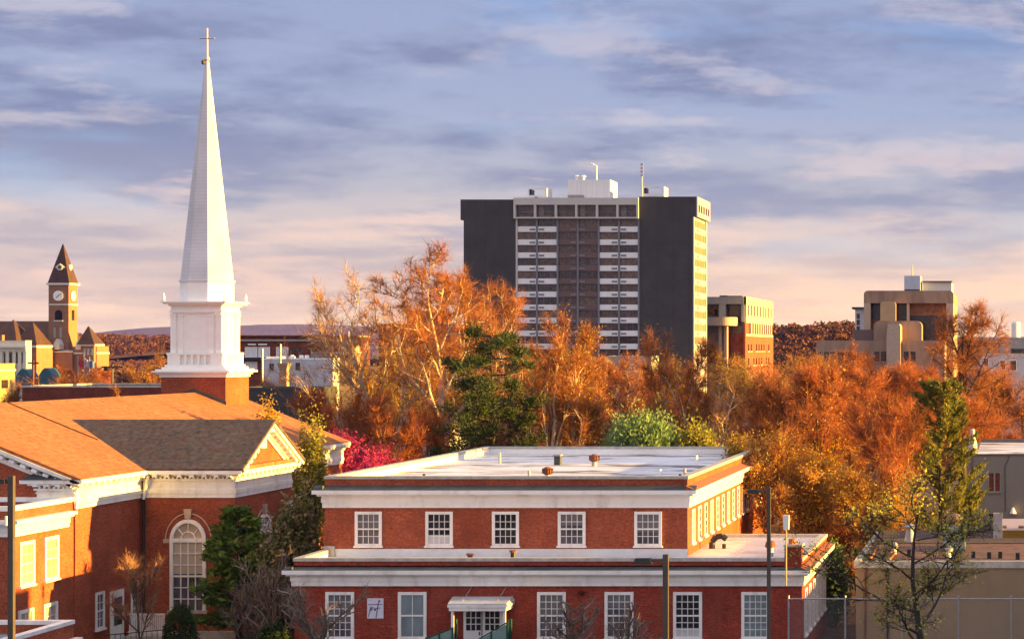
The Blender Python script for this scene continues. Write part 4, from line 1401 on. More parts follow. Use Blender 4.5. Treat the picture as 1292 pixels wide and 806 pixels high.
o.prism([(cx - 1.4, zz), (cx, zz + 1.0), (cx + 1.4, zz), (cx, zz - 0.7)], 'y', yf - 0.2, yf + 0.6)
xf = tb + .2 - (tb - cx) * kk
o.tube((xf - 0.6, cy, zz), (xf + 0.35, cy, zz), 0.85, n=16)
oc = o.build('oculus', ct_trim, sp_)
MB().tube((cx, yf - 0.42, zz), (cx, yf - 0.3, zz), 0.5, n=14).build('opening', slate, sp_)


def clock(face):
    zc_ = z3(373.2)
    f = (lambda u, d, v: (cx - .1 + u, Y3 - d, zc_ + v)) if face == 'F' else (lambda u, d, v: (tb + d, cy + u, zc_ + v))
    A = MB()
    A.tube(f(0, -0.1, 0), f(0, 0.1, 0), 1.75, n=28)
    a = A.build('clock', mat('brown clock surround', (0.2, 0.1, 0.06), 0.8), H)
    MB().tube(f(0, 0, 0), f(0, 0.18, 0), 1.42, n=28).build('dial', white2, a)
    for ang, L, w in ((55, 1.25, 0.1), (222, 0.8, 0.14)):
        q = math.radians(ang)
        MB().tube(f(-math.sin(q) * .2, 0.22, -math.cos(q) * .2), f(math.sin(q) * L, 0.22, math.cos(q) * L), w, w * 0.5, 5).build('hand', iron, a)
    for i in range(0, 12, 3):
        q = math.radians(30 * i)
        MB().tube(f(math.sin(q) * 1.12, 0.2, math.cos(q) * 1.12), f(math.sin(q) * 1.3, 0.2, math.cos(q) * 1.3), 0.05, n=4).build('hour_marking', iron, a)


clock('F')
clock('R')
zb0, zs_ = z3(404), z3(395.5)
ar = [(x3(69.3), zb0), (x3(78.5), zb0), (x3(78.5), zs_)] + [((x3(69.3) + x3(78.5)) / 2 + 1.02 * math.cos(a), zs_ + 1.0 * math.sin(a)) for a in [i * math.pi / 8 for i in range(1, 8)]] + [(x3(69.3), zs_)]
MB().prism(ar, 'y', Y3 - 0.02, Y3 + 0.2).build('belfry_opening', mat('black void', (0.01, 0.008, 0.008), 0.9), H)
MB().box(x3(68), x3(79.5), Y3 - 0.25, Y3 + 0.1, z3(405.5), z3(404)).build('sill', ct_trim, H)
MB().box(tb - 0.1, tb + 0.03, cy - 0.9, cy + 0.9, z3(404), z3(391)).build('belfry_opening', mat('black void', (0.01, 0.008, 0.008)), H)
for a, b in ((67.5, 70.5), (75, 78)):
    MB().box(x3(a), x3(b), Y3 - 0.04, Y3 + 0.1, z3(426), z3(413)).build('slit_window', mat('greyish slit glass', (0.3, 0.28, 0.27), 0.5), H)
# the body: hipped roofs and wings
MB().box(x3(-40), x3(44), Y3 - 16.5, Y3 + 22, 0, z3(437.2)).build('wall', ct_brick, H)
mb = MB()
mb.hexa([(x3(-45), Y3 + 2, z3(436)), (x3(63), Y3 + 2, z3(436)), (x3(63), Y3 + 23, z3(436)), (x3(-45), Y3 + 23, z3(436))],
        [(x3(-30), Y3 + 11, z3(404.5)), (x3(61), Y3 + 11, z3(404.5)), (x3(61), Y3 + 14, z3(404.5)), (x3(-30), Y3 + 14, z3(404.5))])
mb.build('roof', ct_roof, H)


def hip(px0, px1, ptop, pbase, y0, y1, apex=None, name='hip_roof'):
    a, b = x3(px0), x3(px1)
    ax = x3(apex) if apex else (a + b) / 2
    ym = (y0 + y1) / 2
    MB().hexa([(a, y0, z3(pbase)), (b, y0, z3(pbase)), (b, y1, z3(pbase)), (a, y1, z3(pbase))],
              [(ax - .1, ym - .1, z3(ptop)), (ax + .1, ym - .1, z3(ptop)), (ax + .1, ym + .1, z3(ptop)), (ax - .1, ym + .1, z3(ptop))]).build(name, ct_roof, H)


hip(-18, 16, 404, 437, Y3 - 18, Y3 - 4, 1)
hip(30, 57, 404, 434, Y3 - 17, Y3 - 3, 38)
hip(45, 75, 407, 436, Y3 - 14, Y3 - 4, 60)
MB().box(x3(45.5), x3(74), Y3 - 13.6, Y3 - 0.1, 0, z3(437)).build('bay_wall', ct_brick, H)
MB().box(x3(44.6), x3(75), Y3 - 14, Y3 - 3, z3(438.5), z3(435.8)).build('bay_cornice', ct_trim, H)
for a in (53, 58, 65):
    for ya in (443, 456):
        w = MB().box(x3(a - 1.6), x3(a + 1.6), Y3 - 13.72, Y3 - 13.5, z3(ya + 7), z3(ya)).build('window', dim, H)
        MB().box(x3(a - 2.2), x3(a + 2.2), Y3 - 13.8, Y3 - 13.5, z3(ya + 8.2), z3(ya + 7.1)).build('sill', ct_trim, w)
# dormers with scrolled gables
for px, yy in ((77, Y3 - 3), (103, Y3 - 2.2)):
    MB().prism([(x3(px - 3.5), z3(441)), (x3(px + 3.5), z3(441)), (x3(px + 3.5), z3(434)), (x3(px + 1.8), z3(430.5)), (x3(px), z3(427.5)), (x3(px - 1.8), z3(430.5)), (x3(px - 3.5), z3(434))], 'y', yy, yy + 3).build('dormer', ct_trim, H)
MB().box(x3(74.2), x3(97), Y3 - 2.9, Y3 - 0.02, 0, z3(443)).build('front_wall', ct_brick, H)
MB().box(x3(73.5), x3(97.5), Y3 - 3.1, Y3 - 2.6, z3(444.5), z3(443)).build('front_cornice', ct_trim, H)
MB().box(x3(96), x3(126), Y3 - 2, Y3 + 6, 0, z3(437)).build('wing_wall', ct_brick, H)
MB().box(x3(95.5), x3(126.8), Y3 - 2.4, Y3 + 6, z3(446.5), z3(444.5)).build('wing_cornice', ct_trim, H)
MB().box(x3(111), x3(125), Y3 - 3.4, Y3 + 2, 0, z3(436)).build('turret', ct_brick, H)
MB().box(x3(107), x3(127.5), Y3 - 3.9, Y3 + 2.4, z3(436.5), z3(434.3)).build('turret_cornice', ct_trim, H)
hip(105, 127, 411.5, 434.3, Y3 - 4.2, Y3 + 2.8, 113, 'turret_roof')
for a in (113.5, 118, 122.5):
    for ya in (440, 455):
        MB().box(x3(a - 1.3), x3(a + 1.3), Y3 - 3.46, Y3 - 3.2, z3(ya + 8), z3(ya)).build('window', glass_mat('pale reflecting glass', (0.30, 0.32, 0.34), 0.3), H)
MB().box(x3(37), x3(43), Y3 - 19, Y3 - 17.5, z3(446), z3(423)).build('chimney', ct_brick, H)

# three flags beside the courthouse
for px, col, word, zz0 in ((98.5, (0.45, 0.03, 0.03), 'red', 453), (106, (0.45, 0.35, 0.38), 'pale striped', 452), (113, (0.12, 0.18, 0.35), 'blue and white', 454)):
    yy = Y3 - 30
    fg = thing('flag', f'small {word} flag on a pole in front of the courthouse', 'flag', (PX(px, yy), yy, 0), 'flags in front of the courthouse')
    MB().tube((PX(px, yy), yy, 0), (PX(px, yy), yy, PZ(zz0 - 4, yy)), 0.09, n=6).build('pole', steel, fg)
    mb = MB()
    n = 8
    for i in range(n):
        u0, u1 = i / n * 1.5, (i + 1) / n * 1.5
        w0, w1 = 0.25 * math.sin(i * 1.1), 0.25 * math.sin((i + 1) * 1.1)
        a, b = PX(px, yy) + 0.1 + u0, PX(px, yy) + 0.1 + u1
        zt_, zbt = PZ(zz0, yy) - u0 * 0.5, PZ(zz0 + 9, yy) - u0 * 0.5
        mb.hexa([(a, yy + w0, zbt), (b, yy + w1, zbt), (b, yy + w1 + .04, zbt), (a, yy + w0 + .04, zbt)],
                [(a, yy + w0, zt_), (b, yy + w1, zt_), (b, yy + w1 + .04, zt_), (a, yy + w0 + .04, zt_)])
    mb.build('cloth', mat('flag cloth ' + word, col, 0.9, 0.3, 1.5), fg)


# ------------------------------------------------------------------ smaller buildings of the town
def block(name, label, cat, Y, px0, px1, ptop, dep, wm, rm=None, par=0.5, wins=(), wm2=None, win_mat=None, wname='window', trim=None, base=0.0, frame_m=None, win_frame=True):
    t = thing(name, label, cat, (PX((px0 + px1) / 2, Y), Y, 0))
    a, b, zt = PX(px0, Y), PX(px1, Y), PZ(ptop, Y)
    MB().box(a, b, Y, Y + dep, base, zt - par).build('wall', wm, t)
    if par > 0:
        parapet_roof(t, a, b, Y, Y + dep, zt - par + 0.05, zt, 0.3, wm, trim or stone, rm or dark_roof, min(0.15, par * .5))
    for (wa, wb, wt, wbm) in wins:
        w = MB().box(PX(wa, Y), PX(wb, Y), Y - 0.05, Y + 0.1, PZ(wbm, Y), PZ(wt, Y)).build(wname, win_mat or dim, t)
        if win_frame:
            fm = MB()
            u, v_, z0_, z1_ = PX(wa, Y), PX(wb, Y), PZ(wbm, Y), PZ(wt, Y)
            e_ = 0.1
            fm.box(u - e_, v_ + e_, Y - 0.1, Y, z1_, z1_ + e_)
            fm.box(u - e_, v_ + e_, Y - 0.14, Y, z0_ - e_, z0_)
            fm.box(u - e_, u, Y - 0.1, Y, z0_, z1_)
            fm.box(v_, v_ + e_, Y - 0.1, Y, z0_, z1_)
            fm.build('frame', frame_m or white, w)
    return t


# dark brick block with white windows behind the steeple
t = block('brick_block', 'long dark brick building with a pale band and white windows right behind the steeple', 'building', 330, 290, 452, 423.5, 6, brick_d, dark_roof, 0.8,
          [(310, 316, 438.5, 450), (318, 324, 438.5, 450), (327, 332.5, 438.5, 450), (334.5, 340, 438.5, 450), (349.5, 355, 438.5, 450), (357, 363, 438.5, 450), (310, 316, 457, 467), (318, 324, 457, 467)],
          win_mat=mat('white window blind', (0.62, 0.62, 0.68), 0.6, 0.05))
MB().box(PX(290, 330), PX(452, 330), 329.7, 330, PZ(430.5, 330), PZ(428, 330)).build('band', conc_g, t)
MB().box(PX(290, 330), PX(452, 330), 329.5, 330.5, PZ(424.6, 330), PZ(422.9, 330)).build('roof_edge', brick_d, t)
for a, b in ((366, 373), (375, 380), (390, 396), (398, 403), (406, 411)):
    MB().box(PX(a, 330), PX(b, 330), 329.92, 330.1, PZ(451, 330), PZ(438, 330)).build('window', dim, t)
for a, b, c in ((313, 323, 433.5), (326, 337, 433.5)):
    MB().box(PX(a, 330), PX(b, 330), 329.9, 330.02, PZ(435.2, 330), PZ(433.6, 330)).build('sign_strip', white2, t)
MB().box(PX(308, 330), PX(345, 330), 329.2, 330.02, PZ(455, 330), PZ(451.5, 330)).build('canopy', iron, t)
pm = mat('bluish white wall', (0.45, 0.46, 0.52), 0.8, 0.1, 0.5)
t = block('white_block', 'low bluish white building with two dark windows before the dark brick block', 'building', 260, 330, 420, 452, 7, pm, membrane, 0.5, [(340, 345.5, 458.5, 467.5), (373, 378.5, 457.5, 467)], trim=white2, win_frame=False)
MB().box(PX(332, 260), PX(352, 260), 261, 266, PZ(452, 260), PZ(449.8, 260)).build('roof_hatch', white2, t)
for px in (358, 370, 377):
    MB().lathe(PX(px, 260), 263, [(0.25, PZ(453, 260)), (0.3, PZ(449, 260)), (0.2, PZ(448, 260))], 8).build('roof_vent', white2, t)
t = block('tan_block', 'small tan brick building standing right of the low bluish white one', 'building', 262.5, 420.5, 446, 444, 3, brick_t, dark_roof, 0.4)
t = block('grey_penthouse', 'grey stepped roof block above the tan brick building', 'building', 285, 430, 445, 430, 3, conc_g, dark_roof, 0.4)
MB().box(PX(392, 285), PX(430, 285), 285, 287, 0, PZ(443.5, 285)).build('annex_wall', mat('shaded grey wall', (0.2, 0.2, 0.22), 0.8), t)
MB().tube((PX(443, 285), 284, PZ(440, 285)), (PX(443, 285), 284, PZ(418, 285)), 0.1, n=6).build('antenna', tw_ivory, t)
t = block('dark_block', 'windowless charcoal wall building right beside the steeple base', 'building', 172, 300, 400, 488.5, 5, mat('charcoal render', (0.055, 0.053, 0.06), 0.85, 0.2, 0.4), dark_roof, 0.4, trim=slate)
t = block('orange_block', 'orange brick stepped building half hidden by the tallest bare tree', 'building', 350, 478, 575, 408, 20, brick_o, dark_roof, 0.5, [(540, 549, 411, 416)], win_mat=pm, win_frame=False)
MB().box(PX(507, 350), PX(546, 350), 353, 362, PZ(409, 350), PZ(391.5, 350)).build('upper_block', brick_o, t)
block('pale_house', 'pale low house seen between trunks of the bare trees', 'house', 240, 505, 565, 466, 10, pm, dark_roof, 0.4)
t = block('terracotta_house', 'warm terracotta house glowing through the yellow trees below the tower', 'house', 250, 722, 757, 466, 10, mat('terracotta render', (0.5, 0.25, 0.11), 0.8), dark_roof, 0.0)
MB().hexa([(PX(719, 250), 249.5, PZ(466, 250)), (PX(760, 250), 249.5, PZ(466, 250)), (PX(760, 250), 261, PZ(466, 250)), (PX(719, 250), 261, PZ(466, 250))],
          [(PX(726, 250), 255, PZ(450, 250)), (PX(753, 250), 255, PZ(450, 250)), (PX(753, 250), 255.3, PZ(450, 250)), (PX(726, 250), 255.3, PZ(450, 250))]).build('roof', shingle_shade, t)
block('tower_podium', 'low pale entrance block at the foot of the charcoal tower', 'building', 435, 765, 822, 449, 9, conc_g, membrane, 0.4)
# left edge
t = block('cream_building', 'cream building with heavy cornice and narrow windows in front of the courthouse roof', 'building', 400, -60, 32, 429.5, 2.5, cream, dark_roof, 0.6,
          [(5, 8, 445, 458), (11.8, 14.2, 445, 458), (14.6, 17.2, 445, 458), (20, 23, 445, 458), (28, 30, 445, 458)], trim=cream, win_frame=False)
mb = MB()
mb.box(PX(-60, 400), PX(35.5, 400), 399.2, 400, PZ(439, 400), PZ(436.5, 400))
mb.box(PX(-60, 400), PX(34, 400), 399.6, 400, PZ(443, 400), PZ(439.5, 400))
mb.build('cornice', cream, t)
for px in (-10, 2, 10, 18.6, 25.5, 32):
    MB().box(PX(px, 400) - 0.3, PX(px, 400) + 0.3, 399.7, 400, PZ(470, 400), PZ(443, 400)).build('pilaster', cream, t)
yb_ = 250
t = thing('yellow_building', 'sunlit yellow stuccoed building at the left edge with one small window', 'building', (PX(5, yb_), yb_, 0))
ym = mat('yellow stucco', (0.40, 0.26, 0.12), 0.85, 0.1, 0.6)
xw_ = PX(18.5, yb_ + 9)
MB().box(xw_ - 12, xw_, yb_, yb_ + 9, 0, PZ(463, yb_) - 0.05).build('wall', ym, t)
parapet_roof(t, xw_ - 12, xw_, yb_, yb_ + 9, PZ(463, yb_), PZ(459, yb_), 0.3, ym, ym, dark_roof, 0.15)
MB().box(xw_, xw_ + 0.15, yb_, yb_ + 9, PZ(469, yb_), PZ(466.5, yb_)).build('band', cream, t)
w = MB().box(xw_ - 0.05, xw_ + 0.06, yb_ + 5.6, yb_ + 7.2, PZ(491, yb_), PZ(480, yb_)).build('window', dim, t)
block('long_shed', 'long low brick building with pale coping just beyond the church roof', 'building', 190, 28, 210, 486.5, 14, brick_d, dark_roof, 0.5, trim=stone)
for (a, b, c, lab) in ((20, 38, 465, 'wider'), (49, 66, 464, 'narrower')):
    yy = 285
    t = thing('teal_canopy', f'teal gabled metal canopy, {"beside the yellow building" if lab == "wider" else "below the courthouse bay"}', 'canopy', (PX(a, yy), yy, 0), 'teal canopies below the courthouse')
    A_, B_ = PX(a, yy), PX(b, yy)
    zt = PZ(c, yy)
    pts = [(A_, zt - 2.2)] + [(A_ + (B_ - A_) * i / 10, zt - 1.0 + 1.0 * math.sin(math.pi * i / 10)) for i in range(11)] + [(B_, zt - 2.2)]
    MB().prism(pts[::-1], 'y', yy, yy + 2.5).build('roof', teal, t)
    for u in (A_ + 0.1, B_ - 0.3):
        MB().box(u, u + 0.2, yy + 0.1, yy + 0.3, 0, zt - 2.19).build('post', steel, t)
    MB().box(A_ + 0.4, B_ - 0.4, yy + 1, yy + 2.2, 0, zt - 2.19).build('wall', slate, t)
# right edge
t = block('white_house', 'pale lilac building with dark windows at the right edge behind the bare tree', 'building', 260, 1236, 1330, 446, 12, mat('pale lilac wall', (0.50, 0.47, 0.50), 0.8, 0.06), dark_roof, 0.3,
          [(1241, 1247, 452, 463), (1262, 1268, 455, 466), (1274, 1282, 455, 467)], win_frame=True)
t = block('grey_slab', 'grey flat roofed deck with a dark recess at the right edge', 'building', 320, 1262, 1340, 425.5, 20, conc_g, dark_roof, 0.4)
MB().box(PX(1276, 320), PX(1340, 320), 319.9, 320.1, PZ(447, 320), PZ(440, 320)).build('recess', dim, t)
tk = MB().lathe(PX(1282, 345), 345, [(0.75, PZ(425.4, 345) - 1.5), (0.75, PZ(408, 345)), (0.55, PZ(406, 345))], 20).build('rooftop_tank', tw_white, None)
tag(tk, 'white cylindrical tank standing on the grey flat roofed deck', 'tank')
tk2 = MB().box(PX(1238, 255), PX(1252, 255), 255, 256.5, PZ(470, 255) - 6, PZ(462, 255)).build('roof_unit', steel, None)
tag(tk2, 'grey metal roof unit in front of the pale lilac building', 'roof unit')

# ------------------------------------------------------------------ grey stucco building, open shed and tan building at the right
G = thing('grey_building', 'grey stucco building with a shuttered window and white roof edge at the right', 'building', (PX(1270, 146), 146, 0))
g0, g1, gy = PX(1228, 146), PX(1360, 146), 146.0
zg = PZ(572.5, 146)
MB().box(g0, g1, gy, gy + 18.7, 0, zg - 0.1).build('wall', stucco, G)
MB().box(g0 + 0.25, g1, gy + 0.25, gy + 18.4, zg - 0.1, zg - 0.03).build('roof', membrane, G)
mb = MB()
mb.box(g0 - 0.05, g1, gy - 0.06, gy + 0.25, zg - 0.1, zg)
mb.box(g0 - 0.05, g0 + 0.25, gy + 0.25, gy + 18.7, zg - 0.1, zg + 0.01)
mb.box(g0 + 0.25, g1, gy + 18.4, gy + 18.7, zg - 0.1, zg + 0.25)
mb.build('parapet', mat('dark grey coping', (0.13, 0.12, 0.12), 0.8), G)
w = window(G, 'F', gy, PX(1247, gy), PX(1262.5, gy), PZ(620, gy), PZ(595.5, gy), 2, 1, mat('red brown shutter', (0.14, 0.035, 0.02), 0.7, 0.4, 5.0), fw=0.05, proud=0.05, frame=conc_g, bar=0.1)
for a, b in ((1248, 1253.5), (1258, 1263)):
    MB().box(PX(a, gy), PX(b, gy), gy - 0.03, gy + 0.1, PZ(655, gy), PZ(648, gy)).build('vent_opening', dim, G)
mb = MB()
pts = [(1273, 573), (1272, 580), (1268, 587), (1268.5, 645)]
for (a, b), (c, d) in zip(pts, pts[1:]):
    mb.tube((PX(a, gy), gy - 0.04, PZ(b, gy)), (PX(c, gy), gy - 0.04, PZ(d, gy)), 0.025, n=5)
mb.build('conduit', slate, G)
lm = MB()
lm.lathe(PX(1278, gy), gy - 0.3, [(0.24, PZ(647, gy)), (0.14, PZ(643, gy)), (0.07, PZ(640, gy))], 12)
lm.box(PX(1278, gy) - .03, PX(1278, gy) + .03, gy - 0.3, gy, PZ(640.5, gy), PZ(639.5, gy))
lm.build('wall_lamp', white2, G)
fx, fy = PX(1227, 147), 147.0
mb = MB()
zz = PZ(559, 147)
mb.lathe(fx, fy, [(0.34, zz - .6), (0.30, zz), (0.16, zz + 0.5), (0.14, zz + 0.65), (0.17, zz + 0.7), (0.17, zz + 0.9), (0.1, zz + 0.98)], 14)
mb.build('flue', mat('pale mortar', (0.55, 0.5, 0.46), 0.8, 0.1), G)
MB().tube((fx, fy, zg - 3), (fx, fy, zz - 0.59), 0.36, 0.34, 14).build('flue_base', stucco, G)
# open shed
S = thing('open_shed', 'open shed with pink roof slab and dark interior below the grey stucco building', 'shed', (PX(1280, 116), 116, 0))
sy_ = 116.0
s0, s1 = PX(1259, sy_), PX(1360, sy_)
mb = MB()
mb.box(s0 - 0.2, s1, sy_, sy_ + 7, PZ(669, sy_), PZ(667, sy_))
mb.build('roof', mat('pinkish roof slab', (0.45, 0.35, 0.34), 0.8, 0.1), S)
MB().box(s0, s1, sy_ + 6, sy_ + 6.3, 0, PZ(669.2, sy_)).build('back_wall', dim, S)
MB().box(s0 + 0.3, s1, sy_, sy_ + 0.3, 0, PZ(692, sy_)).build('low_wall', mat('bluish concrete', (0.33, 0.36, 0.41), 0.8, 0.1), S)
MB().box(s0 - 0.25, s0 + 0.25, sy_ - 0.1, sy_ + 0.3, 0, PZ(647, sy_)).build('post', mat('lilac grey post', (0.36, 0.33, 0.35), 0.8), S)
MB().box(s0 + 0.3, s1, sy_ + 3, sy_ + 3.1, PZ(679.4, sy_), PZ(678, sy_)).build('rail', steel, S)
for i in range(2):
    MB().lathe(PX(1268 + 11 * i, sy_), sy_ + 1.2, [(0.24, PZ(692, sy_) - 1), (0.24, PZ(688, sy_)), (0.08, PZ(686, sy_)), (0.1, PZ(683.5, sy_)), (0.04, PZ(682.5, sy_))], 10).build('post_cap', conc_g, S)
for a, b in ((1263, 1270), (1285, 1292)):
    MB().box(PX(a, sy_), PX(b, sy_), sy_ + 0.3, sy_ + 1.0, PZ(666.9, sy_), PZ(664.4, sy_)).build('roof_vent', tw_brown, S)
# tan building
N = thing('tan_building', 'long tan plaster building with rust brown roof behind the wire fence', 'building', (PX(1190, 104), 104, 0))
ny_ = 104.0
n0, n1 = PX(1080, ny_), PX(1420, ny_)
zt = PZ(707.5, ny_)
MB().box(n0, n1, ny_, ny_ + 17, 0, zt - 0.25).build('wall', tan_w, N)
MB().hexa([(n0 + .1, ny_ + .28, zt - .24), (n1, ny_ + .28, zt - .24), (n1, ny_ + 9, zt - .24), (n0 + .1, ny_ + 9, zt - .24)],
          [(n0 + .1, ny_ + .28, zt - .06), (n1, ny_ + .28, zt - .06), (n1, ny_ + 9, zt + 0.02), (n0 + .1, ny_ + 9, zt + 0.02)]).build('roof', rust_roof, N)
MB().box(n0 + 0.2, n1, ny_ + 9.01, ny_ + 17, zt - .24, zt + 0.06).build('upper_roof', mat('dark brown gravel roof', (0.085, 0.055, 0.048), 0.9, 0.4, 1.6, stain=(0.05, 0.05, 0.055), stain_amt=0.8, stain_scale=0.4), N)
MB().box(n0 - 0.1, n1, ny_ - 0.08, ny_ + 0.28, zt - 0.33, zt).build('coping', stone, N)
MB().box(n0 - 0.1, n0 + 0.2, ny_ + 0.285, ny_ + 17, zt - 0.3, zt + 0.01).build('side_coping', stone, N)
for px in (1092, 1120):
    mb = MB()
    mb.tube((PX(px, ny_), ny_ - 0.06, 0), (PX(px, ny_), ny_ - 0.06, zt - 0.3), 0.05, n=6)
    mb.build('downspout', rust if px == 1092 else iron, N)
for (px, yy, h) in ((1128, 108, .55), (1197, 106.5, .5)):
    x = PX(px, yy)
    a = MB().tube((x, yy, zt - .05), (x, yy, zt + h * .5), 0.13, n=10).build('vent_pipe', white2, N)
    MB().lathe(x, yy, [(0.2, zt + h * .5), (0.22, zt + h * .75), (0.14, zt + h * .95), (0.05, zt + h * 1.05)], 12).build('cap', steel, a)
x = PX(1148, 114)
a = MB().lathe(x, 114, [(0.36, zt), (0.26, zt + .3), (0.2, zt + .75)], 14).build('vent_stack', mat('shade grey vent metal', (0.25, 0.29, 0.35), 0.5), N)  # shade on the white stack put into a blue grey colour
MB().lathe(x, 114, [(0.36, zt + .78), (0.4, zt + .86), (0.1, zt + 1.0)], 14).build('cap', steel, a)
x = PX(1205, 118)
a = MB().tube((x, 118, zt), (x, 118, zt + .5), 0.2, n=12).build('ventilator_neck', steel, N)
mb = MB()
mb.lathe(x, 118, [(0.2, zt + .5), (0.34, zt + .6), (0.4, zt + .85), (0.34, zt + 1.1), (0.15, zt + 1.22)], 18)
for i in range(12):
    q = 2 * math.pi * i / 12
    mb.tube((x + .35 * math.cos(q), 118 + .35 * math.sin(q), zt + .6), (x + .39 * math.cos(q + .3), 118 + .39 * math.sin(q + .3), zt + 1.1), 0.03, n=4)
mb.build('turbine', mat('warm galvanised metal', (0.22, 0.14, 0.10), 0.5), a)
MB().hexa([(PX(1190, 110), 109, zt - .05), (PX(1218, 110), 109, zt - .05), (PX(1218, 110), 112, zt - .05), (PX(1190, 110), 112, zt - .05)],
          [(PX(1190, 110), 109, zt + .12), (PX(1218, 110), 109, zt + .12), (PX(1216, 110), 111.5, zt + 1.1), (PX(1192, 110), 111.5, zt + 1.1)]).build('skylight', mat('cloudy skylight', (0.10, 0.12, 0.12), 0.3), N)
for px, y0_, y1_ in ((1098, 105, 110), (1122, 104.5, 108)):
    MB().tube((PX(px, y0_), y0_, zt), (PX(px + 8, y1_), y1_, zt + .05), 0.06, n=5).build('pipe', mat('orange pipe', (0.4, 0.14, 0.05), 0.7), N)
for px, yy in ((1147, 107), (1228, 106), (1248, 105.6), (1262, 105.8), (1284, 105.2)):
    MB().box(PX(px, yy) - .1, PX(px, yy) + .1, yy, yy + .2, zt - .05, zt + .28).build('roof_stub', iron, N)

# ------------------------------------------------------------------ street lamps, antenna, fence
for px, yy, ht, arm, r, lab in ((14.5, 67.5, PZ(600, 67.5), 0.35, 0.085, 'slim lamp post with a short arm before the church wing at the left'),
                                (840, 57.0, PZ(699, 57), 0.80, 0.07, 'lamp post with flat head in front of the lower brick wall, the shorter one'),
                                (970, 86.0, PZ(614, 86), 0.82, 0.072, 'tall dark lamp post in front of the sunlit brick corner')):
    x = PX(px, yy)
    L_ = thing('street_lamp', lab, 'street lamp', (x, yy, 0), 'lamp posts of the parking lot')
    MB().box(x - r, x + r, yy - r, yy + r, 0, ht).build('pole', pole_m, L_)
    mb = MB()
    mb.box(x - arm, x - r, yy - 0.05, yy + 0.05, ht - 0.2, ht - 0.12)
    mb.build('arm', pole_m, L_)
    mb = MB()
    mb.hexa([(x - arm - .05, yy - .16, ht - .25), (x - arm + .55 * arm, yy - .16, ht - .25), (x - arm + .55 * arm, yy + .16, ht - .25), (x - arm - .05, yy + .16, ht - .25)],
            [(x - arm, yy - .12, ht - .1), (x - arm + .5 * arm, yy - .12, ht - .1), (x - arm + .5 * arm, yy + .12, ht - .1), (x - arm, yy + .12, ht - .1)])
    mb.build('lamp_head', iron, L_)
    MB().box(x - .2, x + .2, yy - .2, yy + .2, 0, .08).build('base_plate', pole_m, L_)
x = PX(992, 97.2)
AN = thing('antenna', 'white panel antenna on a thin mast fixed to the lower brick wall', 'antenna', (x, 97.2, 3.6))
MB().tube((x, 97.2, 3.75), (x, 97.2, 6.35), 0.035, n=6).build('mast', mat('rusty mast', (0.45, 0.3, 0.22), 0.6), AN)
mb = MB()
mb.hexa([(x - .12, 97.1, 6.3), (x + .12, 97.1, 6.3), (x + .12, 97.3, 6.3), (x - .12, 97.3, 6.3)], [(x - .14, 97.08, 6.95), (x + .14, 97.08, 6.95), (x + .14, 97.3, 6.95), (x - .14, 97.3, 6.95)])
mb.build('panel', white2, AN)
MB().box(x - .05, x + .05, 97.2, YL - 0.5, 4.0, 4.06).build('bracket', steel, AN)
FE = thing('wire_fence', 'tall chain link fence with blue grey rail before the tan building', 'fence', (PX(1150, 97), 97, 0))
fy_ = 97.0
fz = PZ(755, fy_)
f0, f1 = PX(995, fy_), PX(1400, fy_)
for px in (995, 1066.5, 1138, 1209.5, 1276, 1345):
    MB().tube((PX(px, fy_), fy_, 0), (PX(px, fy_), fy_, fz + 0.15), 0.045, n=7).build('post', steel, FE)
MB().tube((f0, fy_, fz), (f1, fy_, fz), 0.035, n=6).build('rail', steel, FE)
wm_, t_n, p_n = base_mat('chain link wire')
tc_ = t_n.nodes.new('ShaderNodeTexCoord')
sp2 = t_n.nodes.new('ShaderNodeSeparateXYZ')
t_n.links.new(tc_.outputs['Object'], sp2.inputs[0])
fa = math_n(t_n, 'FRACT', math_n(t_n, 'DIVIDE', math_n(t_n, 'ADD', sp2.outputs[0], sp2.outputs[2]), 0.08))
fb = math_n(t_n, 'FRACT', math_n(t_n, 'DIVIDE', math_n(t_n, 'SUBTRACT', sp2.outputs[0], sp2.outputs[2]), 0.08))
al = math_n(t_n, 'MAXIMUM', math_n(t_n, 'LESS_THAN', fa, 0.07), math_n(t_n, 'LESS_THAN', fb, 0.07))
t_n.links.new(al, p_n.inputs['Alpha'])
p_n.inputs['Base Color'].default_value = (0.25, 0.26, 0.28, 1)
p_n.inputs['Roughness'].default_value = 0.5
MB().box(f0, f1, fy_ + 0.035, fy_ + 0.038, 0, fz).build('wire_netting', wm_, FE)
# stair rails by the entrance
for a, b, za, zb_, lab in ((538, 571, 1.55, 2.0, 'sloping green metal stair rail left of the white double door'), (600, 640, 1.4, 2.25, 'sloping green metal stair rail right of the white double door')):
    yy = 96.0
    R_ = thing('stair_rail', lab, 'railing', (PX(a, yy), yy, 0), 'green stair rails')
    xa, xb = PX(a, yy), PX(b, yy)
    MB().tube((xa, yy, za), (xb, yy, zb_), 0.035, n=6).build('rail', green_m, R_)
    for i in range(3):
        q = i / 2
        MB().box(xa + (xb - xa) * q - .04, xa + (xb - xa) * q + .04, yy - .04, yy + .04, 0, za + (zb_ - za) * q + .02).build('post', green_m, R_)
    MB().hexa([(xa, yy - .01, 0.6), (xb, yy - .01, 0.6), (xb, yy + .01, 0.6), (xa, yy + .01, 0.6)], [(xa, yy - .01, za - .06), (xb, yy - .01, zb_ - .06), (xb, yy + .01, zb_ - .06), (xa, yy + .01, za - .06)]).build('panel', mat('teal grey mesh panel', (0.16, 0.25, 0.24), 0.7), R_)
